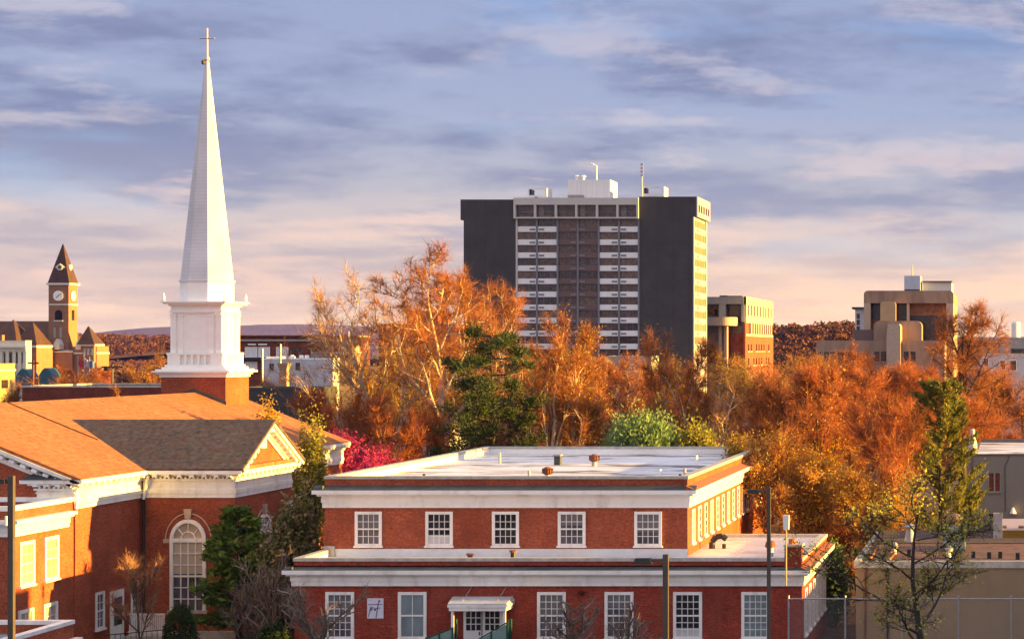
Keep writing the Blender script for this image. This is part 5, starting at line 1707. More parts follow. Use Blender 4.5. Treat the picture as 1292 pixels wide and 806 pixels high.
for px, lab in ((574, 'dark green post left of the entrance canopy'), (643, 'dark green post right of the entrance canopy')):
    o = MB().box(PX(px, 96.8) - .09, PX(px, 96.8) + .09, 96.7, 96.9, 0, 2.3).build('bollard', green_m)
    tag(o, lab, 'post', 'green posts by the entrance')
# poles in the town
for px, pt, yy, mt, lab, arms in ((42, 455, 230, rust, 'orange lit utility pole with a cross arm beside the teal canopies', 1), (142, 460, 240, pole_m, 'dark signal pole with a small head beyond the long shed', 2),
                                  (354, 434, 250, steel, 'thin pole in front of the low bluish white building', 0), (331, 440, 245, steel, 'thin blue grey pole beside the steeple', 0)):
    x = PX(px, yy)
    U = thing('utility_pole', lab, 'pole', (x, yy, 0))
    MB().tube((x, yy, 0), (x, yy, PZ(pt, yy)), 0.14, 0.1, 7).build('pole', mt, U)
    if arms:
        MB().box(x - 1.0 * arms * .6, x + 1.0 * arms * .6, yy - .08, yy + .08, PZ(pt + 3, yy) - .1, PZ(pt + 3, yy) + .1).build('cross_arm', mt, U)
    if arms == 2:
        MB().box(x - .9, x - .5, yy - .2, yy + .2, PZ(pt + 8, yy), PZ(pt + 2, yy)).build('signal_head', iron, U)
x = PX(357, 200)
o = MB()
o.box(x - .35, x + .35, 200, 200.7, 0, PZ(461, 200))
o.box(x - .5, x + .5, 199.85, 200.85, PZ(461, 200), PZ(458, 200))
o.box(x - .42, x + .42, 199.92, 200.78, PZ(464.5, 200), PZ(461, 200))
tag(o.build('chimney_stack', brick_t), 'tan brick chimney stack rising behind the charcoal wall', 'chimney')
# ------------------------------------------------------------------ trees and shrubs


def np_mesh(name, verts, tris, mi_tris, quads, mi_quads, mats, smooth=False):
    me = bpy.data.meshes.new(name)
    nt, nq = len(tris), len(quads)
    me.vertices.add(len(verts))
    me.vertices.foreach_set('co', np.asarray(verts, dtype=np.float32).ravel())
    loops = np.concatenate([np.asarray(tris, dtype=np.int32).ravel(), np.asarray(quads, dtype=np.int32).ravel()])
    me.loops.add(len(loops))
    me.loops.foreach_set('vertex_index', loops)
    me.polygons.add(nt + nq)
    st = np.concatenate([np.arange(nt) * 3, nt * 3 + np.arange(nq) * 4]).astype(np.int32)
    me.polygons.foreach_set('loop_start', st)
    me.polygons.foreach_set('material_index', np.concatenate([mi_tris, mi_quads]).astype(np.int32))
    if smooth:
        me.polygons.foreach_set('use_smooth', np.ones(nt + nq, dtype=bool))
    me.update(calc_edges=True)
    me.validate()
    for m in mats:
        me.materials.append(m)
    return me


def unit(v):
    return v / (np.linalg.norm(v, axis=-1, keepdims=True) + 1e-9)


class Parts:
    def __init__(s):
        s.v, s.t, s.mt, s.q, s.mq, s.n = [], [], [], [], [], 0

    def tri(s, a, b, c, m):
        k = len(a)
        i = s.n + np.arange(k)
        s.v += [a, b, c]
        s.t.append(np.stack([i, i + k, i + 2 * k], 1))
        s.mt.append(np.full(k, m))
        s.n += 3 * k

    def quad(s, a, b, c, d, m):
        k = len(a)
        i = s.n + np.arange(k)
        s.v += [a, b, c, d]
        s.q.append(np.stack([i, i + k, i + 2 * k, i + 3 * k], 1))
        s.mq.append(np.full(k, m))
        s.n += 4 * k

    def tube(s, pts, rad, n, m):
        pts = np.asarray(pts)
        rad = np.asarray(rad)
        k = len(pts)
        d = unit(np.gradient(pts, axis=0))
        up = np.array([0, 0, 1.0]) if abs(d[0, 2]) < 0.9 else np.array([1.0, 0, 0])
        a = unit(np.cross(d, up))
        b = np.cross(d, a)
        th = 2 * np.pi * np.arange(n) / n
        ring = pts[:, None] + rad[:, None, None] * (a[:, None] * np.cos(th)[None, :, None] + b[:, None] * np.sin(th)[None, :, None])
        base = s.n
        s.v.append(ring.reshape(-1, 3))
        s.n += k * n
        i = np.arange(k - 1)[:, None] * n
        j = np.arange(n)[None]
        jn = (np.arange(n)[None] + 1) % n
        s.q.append((base + np.stack([i + j, i + jn, i + n + jn, i + n + j], -1)).reshape(-1, 4))
        s.mq.append(np.full((k - 1) * n, m))

    def mesh(s, name, mats, smooth=False):
        v = np.concatenate(s.v) if s.v else np.zeros((0, 3))
        t = np.concatenate(s.t) if s.t else np.zeros((0, 3), int)
        q = np.concatenate(s.q) if s.q else np.zeros((0, 4), int)
        mt = np.concatenate(s.mt) if s.mt else np.zeros(0, int)
        mq = np.concatenate(s.mq) if s.mq else np.zeros(0, int)
        return np_mesh(name, v, t, mt, q, mq, mats, smooth)


def skeleton(r, spec):
    """spec: list of levels: dict(n, start, ang, ln, jit, up, seg); level 0 is the trunk of unit length"""
    out = [[] for _ in spec]

    def branch(p, d, L, rad, lv):
        sp = spec[lv]
        n = sp['seg']
        P = [p]
        R = [rad]
        for i in range(n):
            d = d + r.normal(0, sp['jit'], 3)
            d[2] += sp['up']
            d = d / np.linalg.norm(d)
            p = p + d * L / n
            P.append(p)
            R.append(rad * (1 - (i + 1) / n * sp.get('taper', 0.8)))
        out[lv].append((np.array(P), np.array(R)))
        if lv + 1 >= len(spec):
            return
        c = spec[lv + 1]
        az = r.uniform(0, 6.28)
        for k in range(c['n']):
            t = c['start'] + (1 - c['start']) * (k + r.uniform(0.1, 0.9)) / c['n']
            f = t * n
            i = min(int(f), n - 1)
            q = P[i] + (P[i + 1] - P[i]) * (f - i)
            dd = P[i + 1] - P[i]
            dd = dd / np.linalg.norm(dd)
            az += 2.4 + r.normal(0, 0.4)
            ref = np.array([0, 0, 1.0]) if abs(dd[2]) < 0.95 else np.array([1.0, 0, 0])
            a = np.cross(dd, ref)
            a /= np.linalg.norm(a)
            b = np.cross(dd, a)
            perp = a * math.cos(az) + b * math.sin(az)
            an = math.radians(c['ang'] + r.normal(0, c.get('av', 10)))
            nd_ = dd * math.cos(an) + perp * math.sin(an)
            tt = (t - c['start']) / (1 - c['start'] + 1e-6)
            LL = L * c['ln'] * (1 - c.get('dec', 0.5) * tt) * r.uniform(0.7, 1.25)
            branch(q, nd_, LL, R[i] * c.get('rr', 0.55), lv + 1)
    branch(np.zeros(3), np.array([r.normal(0, .03), r.normal(0, .03), 1.0]), 1.0, 1.0, 0)
    return out


SPECS = {
    # wide crowns of fine bare twigs
    'spread': [dict(seg=7, jit=.07, up=.02, taper=.75), dict(n=11, start=.3, ang=48, ln=.62, jit=.12, up=.06, seg=6, dec=.55, rr=.6),
               dict(n=8, start=.2, ang=42, ln=.52, jit=.15, up=.05, seg=5, dec=.4), dict(n=8, start=.15, ang=42, ln=.5, jit=.16, up=.04, seg=4, dec=.3)],
    # several ascending stems
    'vase': [dict(seg=5, jit=.05, up=.02, taper=.6), dict(n=7, start=.15, ang=28, ln=.8, jit=.09, up=.06, seg=7, dec=.3, rr=.6),
             dict(n=8, start=.25, ang=40, ln=.38, jit=.13, up=.06, seg=5, dec=.4), dict(n=7, start=.15, ang=40, ln=.5, jit=.15, up=.05, seg=4, dec=.3)],
    # tall open tree with strong limbs
    'sycamore': [dict(seg=10, jit=.06, up=.03, taper=.85), dict(n=10, start=.30, ang=40, ln=.46, jit=.13, up=.10, seg=8, dec=.62, rr=.62),
                 dict(n=8, start=.15, ang=46, ln=.46, jit=.17, up=.06, seg=5, dec=.45), dict(n=8, start=.1, ang=46, ln=.5, jit=.2, up=.03, seg=4, dec=.3)],
    # spreading tree with long level limbs
    'level': [dict(seg=8, jit=.05, up=.03, taper=.85), dict(n=12, start=.22, ang=62, ln=.42, jit=.12, up=.06, seg=6, dec=.5, rr=.45),
              dict(n=6, start=.25, ang=44, ln=.45, jit=.17, up=.06, seg=5, dec=.4), dict(n=5, start=.2, ang=42, ln=.5, jit=.2, up=.05, seg=3, dec=.3)],
    # many stems from the ground
    'shrub': [dict(seg=3, jit=.1, up=.0, taper=.5), dict(n=12, start=.02, ang=26, ln=.95, jit=.10, up=.04, seg=6, dec=.2, rr=.7),
              dict(n=6, start=.3, ang=30, ln=.4, jit=.13, up=.05, seg=4, dec=.4), dict(n=5, start=.2, ang=32, ln=.5, jit=.15, up=.05, seg=3, dec=.3)],
}


def tree_meshes(seed, kind, H, R, trunk_r, twigs, leaves, leaf, bark, tw_m, lf_m, tw_len=(.35, .9), tw_w=.028, droop=0.0, up=0.25, leaf_el=1.6, clump=0.0, leaf_low=0.0, shift=(0, 0), tw_k=.72, lf_k=.34, limb=.046):
    r = np.random.default_rng(seed)
    sk = skeleton(r, SPECS[kind])
    allp = np.concatenate([p for lv in sk for p, _ in lv])
    top = np.percentile(allp[:, 2], 99.6)
    c = np.median(allp[:, :2], 0) * 0.6
    rad = np.percentile(np.linalg.norm(allp[:, :2] - c, axis=1), 90)
    S = np.array([R / rad, R / rad, H / top]) * 0.96
    mw = Parts()
    cr = Parts()
    rs = trunk_r
    for lv, n in ((0, 8), (1, 6)):
        for P, Rr in sk[lv]:
            Q = P * S
            Q[:, 0] += shift[0] * (Q[:, 2] / H)
            mw.tube(Q, np.maximum(Rr * rs, [0.05, .035, .018][lv]), n, 0)
    last = sk[3]
    for P, Rr in sk[2]:
        Q = P * S
        Q[:, 0] += shift[0] * (Q[:, 2] / H)
        cr.tube(Q, np.linspace(limb, limb * .4, len(Q)), 4, 2)
    for P, Rr in last:
        Q = P * S
        Q[:, 0] += shift[0] * (Q[:, 2] / H)
        cr.tube(Q, np.maximum(np.linspace(.017, .006, len(Q)), Rr * rs * .3), 3, 0)
    # fine twigs along the last branches
    ends = np.stack([np.concatenate([P[:-1] * S for P, _ in last]), np.concatenate([P[1:] * S for P, _ in last])], 1)
    ends[:, :, 0] += shift[0] * ends[:, :, 2] / H
    n = int(twigs * tw_k)
    idx = r.integers(0, len(ends), n)
    t = r.random(n)[:, None]
    o = ends[idx, 0] * (1 - t) + ends[idx, 1] * t
    bd = unit(ends[idx, 1] - ends[idx, 0])
    d = unit(bd * 0.8 + r.normal(0, .55, (n, 3)) + np.array([0, 0, up - droop]))
    L = r.uniform(tw_len[0] * 1.3, tw_len[1] * 1.4, n)[:, None]
    tip = o + d * L
    side = unit(np.cross(d, r.normal(0, 1, (n, 3)))) * tw_w * .55
    cr.tri(o - side, o + side, tip, 0)
    if leaves:
        m = int(leaves * lf_k)
        leaf = leaf * .9
        idx = r.integers(0, n, m)
        if clump > 0:   # gather the leaves in lighter and denser clumps
            w = np.sin(o[:, 0] * 1.3 + seed) * np.sin(o[:, 1] * 1.1 + 2) * np.sin(o[:, 2] * 1.5 + 1)
            w = np.clip(0.5 + w * clump, .05, 1)
            if leaf_low:
                w *= np.clip(1.3 - leaf_low * (o[:, 2] / H), .02, 1)
            idx = r.choice(n, m, p=w / w.sum())
        t = r.uniform(.15, 1.05, m)[:, None]
        p = o[idx] * (1 - t) + tip[idx] * t + r.normal(0, .06, (m, 3))
        s = leaf * r.uniform(.6, 1.4, m)[:, None]
        a = unit(r.normal(0, 1, (m, 3)) + np.array([0, 0, .4])) * s * leaf_el * .5
        b = unit(np.cross(a, r.normal(0, 1, (m, 3)))) * s * .5
        cr.quad(p - a, p - b * .9, p + a, p + b * .9, 1)
    return mw.mesh('trunk', [bark], True), cr.mesh('crown', [tw_m, lf_m, limb_m(bark)])


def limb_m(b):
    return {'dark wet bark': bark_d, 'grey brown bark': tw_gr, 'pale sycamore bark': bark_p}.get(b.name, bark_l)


def put(root_name, label, cat, x, y, meshes, group=None, rot=0.0, z=0.0, names=('trunk', 'crown')):
    t = thing(root_name, label, cat, (x, y, z), group)
    t.rotation_euler = (0, 0, rot)
    for nm, me in zip(names, meshes):
        if me is None:
            continue
        o = bpy.data.objects.new(nm, me)
        C.objects.link(o)
        o.parent = t
    return t


bark_g = mat('grey brown bark', (0.10, 0.075, 0.06), 0.9, 0.3, 4.0, stretch=(1, 1, .3))
bark_p = mat('pale sycamore bark', (0.46, 0.38, 0.29), 0.85, 0.35, 1.2)
bark_o = mat('warm brown bark', (0.20, 0.10, 0.055), 0.9, 0.3, 3.0)
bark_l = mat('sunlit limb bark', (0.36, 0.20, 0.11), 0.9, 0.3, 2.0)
bark_d = mat('dark wet bark', (0.045, 0.036, 0.032), 0.9, 0.3, 3.0)
tw_or = leaf_mat('rust orange twigs', [(0.34, 0.125, 0.042), (0.41, 0.16, 0.052), (0.27, 0.095, 0.036)], 0.3)
tw_re = leaf_mat('russet red twigs', [(0.36, 0.112, 0.04), (0.28, 0.085, 0.034), (0.42, 0.14, 0.048)], 0.3)
tw_tan = leaf_mat('tan twigs', [(0.40, 0.21, 0.11), (0.32, 0.15, 0.07), (0.46, 0.27, 0.15)], 0.2)
tw_go = leaf_mat('golden tan twigs', [(0.46, 0.25, 0.06), (0.38, 0.19, 0.05), (0.5, 0.3, 0.08)], 0.3)
tw_gr = leaf_mat('grey pink twigs', [(0.24, 0.18, 0.15), (0.16, 0.12, 0.1), (0.3, 0.24, 0.19)], 0.1)
tw_dk = leaf_mat('dark twigs', [(0.055, 0.04, 0.035), (0.04, 0.03, 0.028)], 0.1)
lf_or = leaf_mat('orange buds', [(0.40, 0.15, 0.036), (0.31, 0.105, 0.032), (0.46, 0.20, 0.045)], 0.35)
lf_re = leaf_mat('red orange buds', [(0.40, 0.10, 0.034), (0.30, 0.07, 0.03), (0.45, 0.145, 0.038)], 0.35)
lf_ye = leaf_mat('golden young leaves', [(0.50, 0.30, 0.04), (0.42, 0.23, 0.035), (0.56, 0.36, 0.055), (0.36, 0.24, 0.045)], 0.4)
lf_yg = leaf_mat('yellow green young leaves', [(0.30, 0.27, 0.045), (0.21, 0.21, 0.035), (0.38, 0.31, 0.055)], 0.35)
lf_gr = leaf_mat('fresh green leaves', [(0.12, 0.19, 0.05), (0.08, 0.14, 0.04), (0.18, 0.24, 0.06)], 0.3)
lf_dg = leaf_mat('dark evergreen leaves', [(0.03, 0.055, 0.018), (0.02, 0.038, 0.014), (0.05, 0.075, 0.022)], 0.15)
lf_pine = leaf_mat('pine needles', [(0.04, 0.065, 0.02), (0.028, 0.048, 0.016), (0.07, 0.085, 0.025)], 0.15)
lf_mag = leaf_mat('magenta blossom', [(0.42, 0.03, 0.16), (0.30, 0.02, 0.11), (0.50, 0.06, 0.22)], 0.3)
lf_mix = leaf_mat('mottled magnolia leaves', [(0.09, 0.12, 0.035), (0.20, 0.14, 0.05), (0.04, 0.06, 0.02), (0.34, 0.24, 0.15), (0.12, 0.15, 0.04)], 0.2)


def tree_at(name, label, px, Y, ytop, half, kind, seed, tr, tw, lv, leaf, bark, twm, lfm, cat='tree', group=None, z0=0.0, **kw):
    s = F / Y
    H = PZ(ytop, Y) - z0
    return put(name, label, cat, PX(px, Y), Y, tree_meshes(seed, kind, H, half / s, tr, tw, lv, leaf, bark, twm, lfm, **kw), group, z=z0)


# the tall bare trees left of and before the tower
tree_at('sycamore_tree', 'tallest bare orange sycamore with a pale forked trunk, left of the charcoal tower', 545, 165, 299, 80, 'sycamore', 11, .42, 26000, 9000, .075, bark_p, tw_or, lf_or, tw_w=.03, tw_k=.42, lf_k=.3)
tree_at('sycamore_tree', 'leaning bare tree with a broad thin tan crown, left of the tallest sycamore', 500, 168, 330, 80, 'spread', 23, .34, 17000, 2500, .07, bark_p, tw_tan, lf_or, shift=(-3.2, 0), tw_w=.028, tw_k=.4)
tree_at('bare_tree', 'bare orange tree touching the left edge of the charcoal tower', 592, 190, 334, 40, 'sycamore', 5, .28, 13000, 6000, .08, bark_p, tw_or, lf_or, tw_k=.5)
tree_at('bare_tree', 'bare orange tree rising above the pine before the left tower wing', 645, 205, 348, 42, 'sycamore', 8, .28, 13000, 5000, .08, bark_p, tw_or, lf_or, tw_k=.5)
tree_at('twin_tree', 'golden orange tree with pale trunk before the striped tower balconies', 718, 160, 394, 52, 'vase', 31, .26, 16000, 15000, .10, bark_p, tw_or, lf_ye, clump=.5)
tree_at('twin_tree', 'slim pale trunked tree standing just right of the pine', 690, 158, 430, 34, 'vase', 33, .24, 6000, 3000, .09, bark_p, tw_or, lf_or)
tree_at('bare_tree', 'orange tree with a tall pale trunk before the right charcoal tower wing', 866, 168, 419, 46, 'vase', 41, .22, 14000, 15000, .10, bark_p, tw_or, lf_or, clump=.5)
tree_at('bare_tree', 'thin tree with a pale curving limb right of the round green shrub', 900, 160, 480, 44, 'level', 44, .16, 3500, 1200, .09, bark_p, tw_tan, lf_or)

tw_br = leaf_mat('dull brown twigs', [(0.24, 0.11, 0.045), (0.18, 0.08, 0.035), (0.3, 0.15, 0.06)], 0.25)
# broad russet trees in the middle
FILL = [  # px, Y, top, half, kind, colour
    (770, 215, 446, 52, 'spread', 'o'), (824, 235, 452, 50, 'spread', 'b'), (745, 250, 452, 44, 'spread', 'y'), (792, 190, 470, 46, 'vase', 'r'),
    (915, 300, 442, 42, 'spread', 'b'), (940, 230, 462, 48, 'spread', 'b'), (975, 260, 452, 46, 'vase', 'y'), (1022, 275, 447, 38, 'spread', 'y'),
    (850, 200, 468, 44, 'spread', 'r'), (895, 190, 478, 42, 'spread', 'b'), (700, 225, 440, 48, 'spread', 'b'), (655, 240, 432, 44, 'spread', 'o'),
    (600, 225, 420, 48, 'spread', 'r'), (560, 240, 425, 46, 'spread', 'o'), (520, 210, 432, 44, 'spread', 'b'), (478, 195, 448, 42, 'vase', 'b'),
    (735, 175, 486, 48, 'spread', 'o'), (828, 172, 496, 44, 'spread', 'b'), (660, 172, 482, 42, 'vase', 'r'), (585, 176, 486, 46, 'spread', 'b'), (545, 163, 508, 44, 'shrub', 'r'), (610, 164, 520, 40, 'shrub', 'o'), (700, 166, 520, 42, 'shrub', 'o'), (760, 165, 520, 40, 'shrub', 'r'), (1035, 190, 447, 44, 'spread', 'o'), (1110, 196, 450, 46, 'spread', 'o'),
]
cache = {}
for i, (px, Y, top, half, kind, colr) in enumerate(FILL):
    s = F / Y
    H = PZ(top, Y)
    key = (kind, colr, i % 3)
    if key not in cache:
        cache[key] = (tree_meshes(100 + i, kind, 12.0, 4.2, .24, 12000, 13000, .11, (bark_p, bark_o, bark_d)[i % 3], {'o': tw_or, 'r': tw_re, 'y': tw_or, 'b': tw_br}[colr], {'o': lf_or, 'r': lf_re, 'y': lf_ye, 'b': lf_yg}[colr], clump=.45),)
    lab = {'o': 'bare orange brown tree among the crowns filling the middle behind the flat white roof', 'r': 'russet twigged tree among the crowns filling the middle behind the flat white roof',
           'b': 'dull brown tree with sparse olive leaves among the crowns filling the middle',
           'y': 'golden tinted tree among the crowns filling the middle behind the flat white roof'}[colr]
    t = put('bare_tree', lab, 'tree', PX(px, Y), Y, cache[key][0], {'o': 'orange brown trees in the middle', 'r': 'russet trees in the middle', 'y': 'golden tinted trees in the middle', 'b': 'dull brown trees in the middle'}[colr], rot=i * 1.3)
    t.scale = (half / s / 4.2, half / s / 4.2, H / 12.0)

# the great orange crown right of the brick building and its neighbours
tree_at('bare_tree', 'broad fiery orange tree, the largest, standing before the stepped concrete building', 1078, 162, 441, 108, 'spread', 61, .4, 46000, 34000, .085, bark_o, tw_re, lf_or, clump=.4)
tree_at('bare_tree', 'red orange tree crown between the largest orange tree and the office building', 992, 178, 468, 64, 'spread', 62, .3, 22000, 17000, .085, bark_o, tw_or, lf_or, clump=.4)
tree_at('bare_tree', 'russet tree standing between the largest orange tree and the feathery conifer', 1142, 174, 456, 56, 'spread', 63, .3, 20000, 13000, .085, bark_o, tw_re, lf_re, clump=.4)
tree_at('bare_tree', 'low russet tree behind the conifer and the flue of the grey stucco building', 1250, 174, 500, 56, 'spread', 64, .22, 18000, 13000, .085, bark_o, tw_re, lf_re, clump=.4)
tree_at('bare_tree', 'orange brown tree at the right edge below the pale lilac building', 1290, 185, 472, 48, 'spread', 65, .22, 13000, 10000, .09, bark_o, tw_or, lf_or, clump=.4)
tree_at('bare_tree', 'small orange tree right of the dark limbed tree', 1256, 205, 462, 34, 'spread', 66, .2, 10000, 7000, .09, bark_o, tw_or, lf_or, clump=.4)
tree_at('bare_tree', 'dark limbed bare tree with orange twigs right of the stepped concrete building', 1214, 168, 376, 62, 'sycamore', 71, .42, 15000, 6500, .08, bark_d, tw_or, lf_or)
tree_at('young_tree', 'golden leafed tree beside the sunlit side of the upper brick storey', 968, 123, 546, 38, 'vase', 81, .14, 9000, 13000, .085, bark_o, tw_or, lf_ye, clump=.5, tw_k=.45, lf_k=.5)
tree_at('young_tree', 'golden tree just beyond the white panel antenna', 1012, 125, 574, 46, 'vase', 82, .18, 13000, 26000, .09, bark_o, tw_or, lf_ye, clump=.5, tw_k=.45, lf_k=.5)
tree_at('young_tree', 'bright golden tree with the densest leaves, left of the feathery conifer', 1100, 124, 596, 46, 'vase', 83, .2, 13000, 34000, .09, bark_o, tw_or, lf_ye, clump=.5, tw_k=.45, lf_k=.5)
tree_at('young_tree', 'airy orange tree with golden lower boughs, right of the tall lamp post', 1062, 133, 462, 98, 'spread', 84, .32, 30000, 40000, .10, bark_d, tw_re, lf_ye, clump=.5, leaf_low=1.9)
tree_at('young_tree', 'wispy orange tree rising directly left of the feathery conifer', 1122, 126, 500, 50, 'vase', 86, .2, 12000, 12000, .10, bark_o, tw_re, lf_ye, clump=.5, leaf_low=1.9)
tree_at('young_tree', 'orange shrub like tree at the back corner beside the tan building', 1082, 124, 640, 30, 'shrub', 85, .1, 8000, 5000, .09, bark_d, tw_re, lf_or)
tree_at('young_tree', 'sparse dark branched young tree with yellow green leaflets before the tan building', 1170, 90, 590, 122, 'level', 91, .20, 9000, 11000, .09, bark_d, tw_dk, leaf_mat('bright yellow green leaflets', [(0.46, 0.44, 0.08), (0.36, 0.36, 0.06), (0.5, 0.42, 0.08)], .4), limb=.022, tw_w=.013, tw_len=(.2, .6))

# far left
tree_at('young_tree', 'yellow tree beside the steeple before the wooded hill', 186, 260, 446, 27, 'vase', 51, .2, 9000, 9000, .14, bark_o, tw_or, lf_ye, clump=.4)
tree_at('young_tree', 'broad yellowish tree beyond the church ridge below the clock tower', 88, 205, 470, 42, 'spread', 52, .2, 9000, 5500, .11, bark_o, tw_or, lf_ye, clump=.4)
tree_at('young_tree', 'small yellowish tree top beyond the church ridge, nearest the steeple', 150, 186, 486, 16, 'vase', 53, .14, 3500, 2500, .1, bark_o, tw_or, lf_ye)
tree_at('young_tree', 'yellowish tree top before the sunlit yellow building at the left edge', 8, 200, 484, 24, 'spread', 54, .14, 5000, 3500, .1, bark_o, tw_or, lf_ye)
for i, (px, h) in enumerate(((66, 16), (92, 22), (118, 20), (135, 16))):
    tree_at('bare_tree', 'low rust coloured tree in front of the courthouse walls', px, 430, 462 + (i % 2) * 4, h, 'spread', 55 + i, .2, 5000, 5000, .2, bark_o, tw_re, lf_re, group='rust coloured trees at the courthouse', tw_w=.05)
tree_at('bare_tree', 'rust twigged tree before the low bluish white building', 365, 225, 466, 30, 'spread', 58, .14, 5000, 3000, .1, bark_o, tw_or, lf_or)
# left of the sycamore
tree_at('leafy_tree', 'olive green leafy tree left of the tallest sycamore', 462, 172, 436, 36, 'spread', 59, .2, 8000, 15000, .13, bark_o, tw_or, lf_yg, clump=.5)
for i, (px, Y, top, h) in enumerate(((418, 160, 492, 38), (450, 158, 486, 36), (486, 156, 500, 36))):
    tree_at('bare_shrub', 'rust red twiggy shrub tree behind the magenta blossom', px, Y, top, h, 'shrub', 160 + i, .13, 11000, 6000, .09, bark_o, tw_re, lf_re, group='rust red shrub trees behind the blossom')
tree_at('redbud_tree', 'magenta blossoming redbud between the church and the flat white roof', 458, 141.5, 555, 80, 'shrub', 170, .12, 12000, 110000, .085, bark_d, leaf_mat('magenta twigs', [(0.3, 0.03, 0.09), (0.2, 0.02, 0.07)], .2), lf_mag, up=.5, leaf_el=2.2)


# ---- bushes made of leaf clumps through a volume
def bush_mesh(seed, rx, rz, n, leaf, m, clumps=60, spread=.28, el=1.5, upright=0.0, shell=.55, zc=None, taper=0.0):
    r = np.random.default_rng(seed)
    cr = Parts()
    d = unit(r.normal(0, 1, (clumps, 3)))
    k = (shell + (1 - shell) * r.random(clumps))[:, None]
    c = d * k
    c[:, 2] = c[:, 2]
    if taper:
        f = 1 - taper * (c[:, 2:3] * .5 + .5)
        c[:, :2] *= f
    zc = rz if zc is None else zc
    i = r.integers(0, clumps, n)
    p = c[i] + r.normal(0, spread, (n, 3)) * (.6 + .6 * r.random((clumps, 1)))[i]
    p *= np.array([rx, rx, rz])
    p[:, 2] += zc
    p = p[p[:, 2] > 0.02]
    n = len(p)
    s = leaf * r.uniform(.6, 1.4, n)[:, None]
    a = unit(r.normal(0, 1, (n, 3)) + np.array([0, 0, upright])) * s * el * .5
    b = unit(np.cross(a, r.normal(0, 1, (n, 3)))) * s * .5
    cr.quad(p - a, p - b, p + a, p + b, 0)
    st = Parts()
    for j in range(min(clumps, 26)):
        q = c[j] * np.array([rx, rx, rz]) + np.array([0, 0, zc])
        st.tube(np.array([[0, 0, 0], q * np.array([.3, .3, .5]), q]), np.array([.05, .035, .012]), 4, 0)
    return st.mesh('stem', [bark_d]), cr.mesh('foliage', [m])


def bush(name, label, px, Y, ytop, half, seed, n, leaf, m, cat='shrub', group=None, z0=0.0, full=None, **kw):
    s = F / Y
    H = PZ(ytop, Y) - z0
    put(name, label, cat, PX(px, Y), Y, bush_mesh(seed, half / s * .86, H / 2 * .93, n, leaf, m, **kw), group, z=z0, names=('stem', 'foliage'))


bush('willow_shrub', 'round fresh green shrub just beyond the flat white roof', 808, 149, 519, 52, 201, 16000, .13, leaf_mat('pale fresh green leaves', [(0.20, 0.30, 0.11), (0.14, 0.22, 0.08), (0.27, 0.37, 0.15)], .35), z0=4.0, clumps=90, el=2.4, upright=1.3, spread=.2)
bush('willow_shrub', 'yellow green shrub right of the round fresh green one', 880, 150, 536, 28, 202, 8000, .12, lf_yg, z0=4.5, clumps=50, el=2.2, upright=1.2)
bush('leafy_shrub', 'yellow green leafy shrub beside the transept gable', 392, 128, 530, 20, 203, 9000, .12, lf_yg, clumps=70, z0=2.0)
bush('leafy_shrub', 'yellowish shrub top peeking over the dark transept roof', 340, 126, 512, 16, 204, 4000, .11, lf_ye, clumps=30, z0=5.5)
bush('climbing_shrub', 'dark leafy column of creeper between the church and the brick building', 385, 113, 582, 19, 205, 12000, .1, lf_mix, clumps=110, spread=.16)
bush('magnolia_shrub', 'mottled broad leafed shrub at the left corner of the lower brick wall', 368, 104, 624, 44, 206, 17000, .13, lf_mix, clumps=110, spread=.15, shell=.4)
bush('topiary_bush', 'dense egg shaped dark green topiary below the arched window', 227, 99.5, 759, 27, 207, 16000, .05, lf_dg, clumps=260, spread=.08, shell=.9, taper=.35)
bush('box_shrub', 'low dark green shrub at the foot of the bare bushes', 345, 97, 778, 24, 208, 6000, .07, lf_dg, clumps=80, spread=.14)
bush('green_shrub', 'dark green shrub between the lower brick building and the wire fence', 1052, 112, 690, 20, 209, 8000, .1, lf_gr, clumps=70)
bush('leafy_shrub', 'yellow green shrub overhanging the far right corner of the flat white roof', 938, 128, 546, 24, 210, 4500, .12, lf_ye, clumps=50, z0=5.5)


def evergreen(seed, H, R, m, n, leaf, droop=.12, base=.08, power=.8, whorls=34, el=3.0, bark=bark_d, tr=.16, dens=1.0):
    """conical evergreen: whorled limbs carrying flat sprays"""
    r = np.random.default_rng(seed)
    tk, cr = Parts(), Parts()
    tk.tube(np.array([[0, 0, z] for z in np.linspace(0, H * .97, 10)]) + r.normal(0, .02, (10, 3)), np.linspace(tr, .015, 10), 7, 0)
    A, Bn = [], []
    for w in range(whorls):
        f = base + (1 - base) * w / whorls
        for j in range(6):
            az = r.uniform(0, 6.28)
            L = R * (1 - f) ** power * r.uniform(.6, 1.15) + .12
            z0 = f * H
            P = np.array([[math.cos(az) * L * t, math.sin(az) * L * t, z0 + L * (.28 * t - droop * t * t * 2)] for t in (0, .35, .7, 1)])
            tk.tube(P, np.array([.035, .025, .015, .006]), 3, 0)
            A.append(P[1])
            Bn.append(P[3])
            A.append(P[2])
            Bn.append(P[3])
    A, Bn = np.array(A), np.array(Bn)
    i = r.integers(0, len(A), n)
    t = r.random(n)[:, None]
    p = A[i] * (1 - t) + Bn[i] * t + r.normal(0, .11, (n, 3))
    d = unit(unit(Bn[i] - A[i]) + r.normal(0, .6, (n, 3)) + np.array([0, 0, .15]))
    s = leaf * r.uniform(.6, 1.4, n)[:, None]
    a = d * s * el * .5
    b = unit(np.cross(d, r.normal(0, 1, (n, 3)))) * s * .5
    cr.quad(p - a, p - b, p + a, p + b, 0)
    return tk.mesh('trunk', [bark], True), cr.mesh('crown', [m])


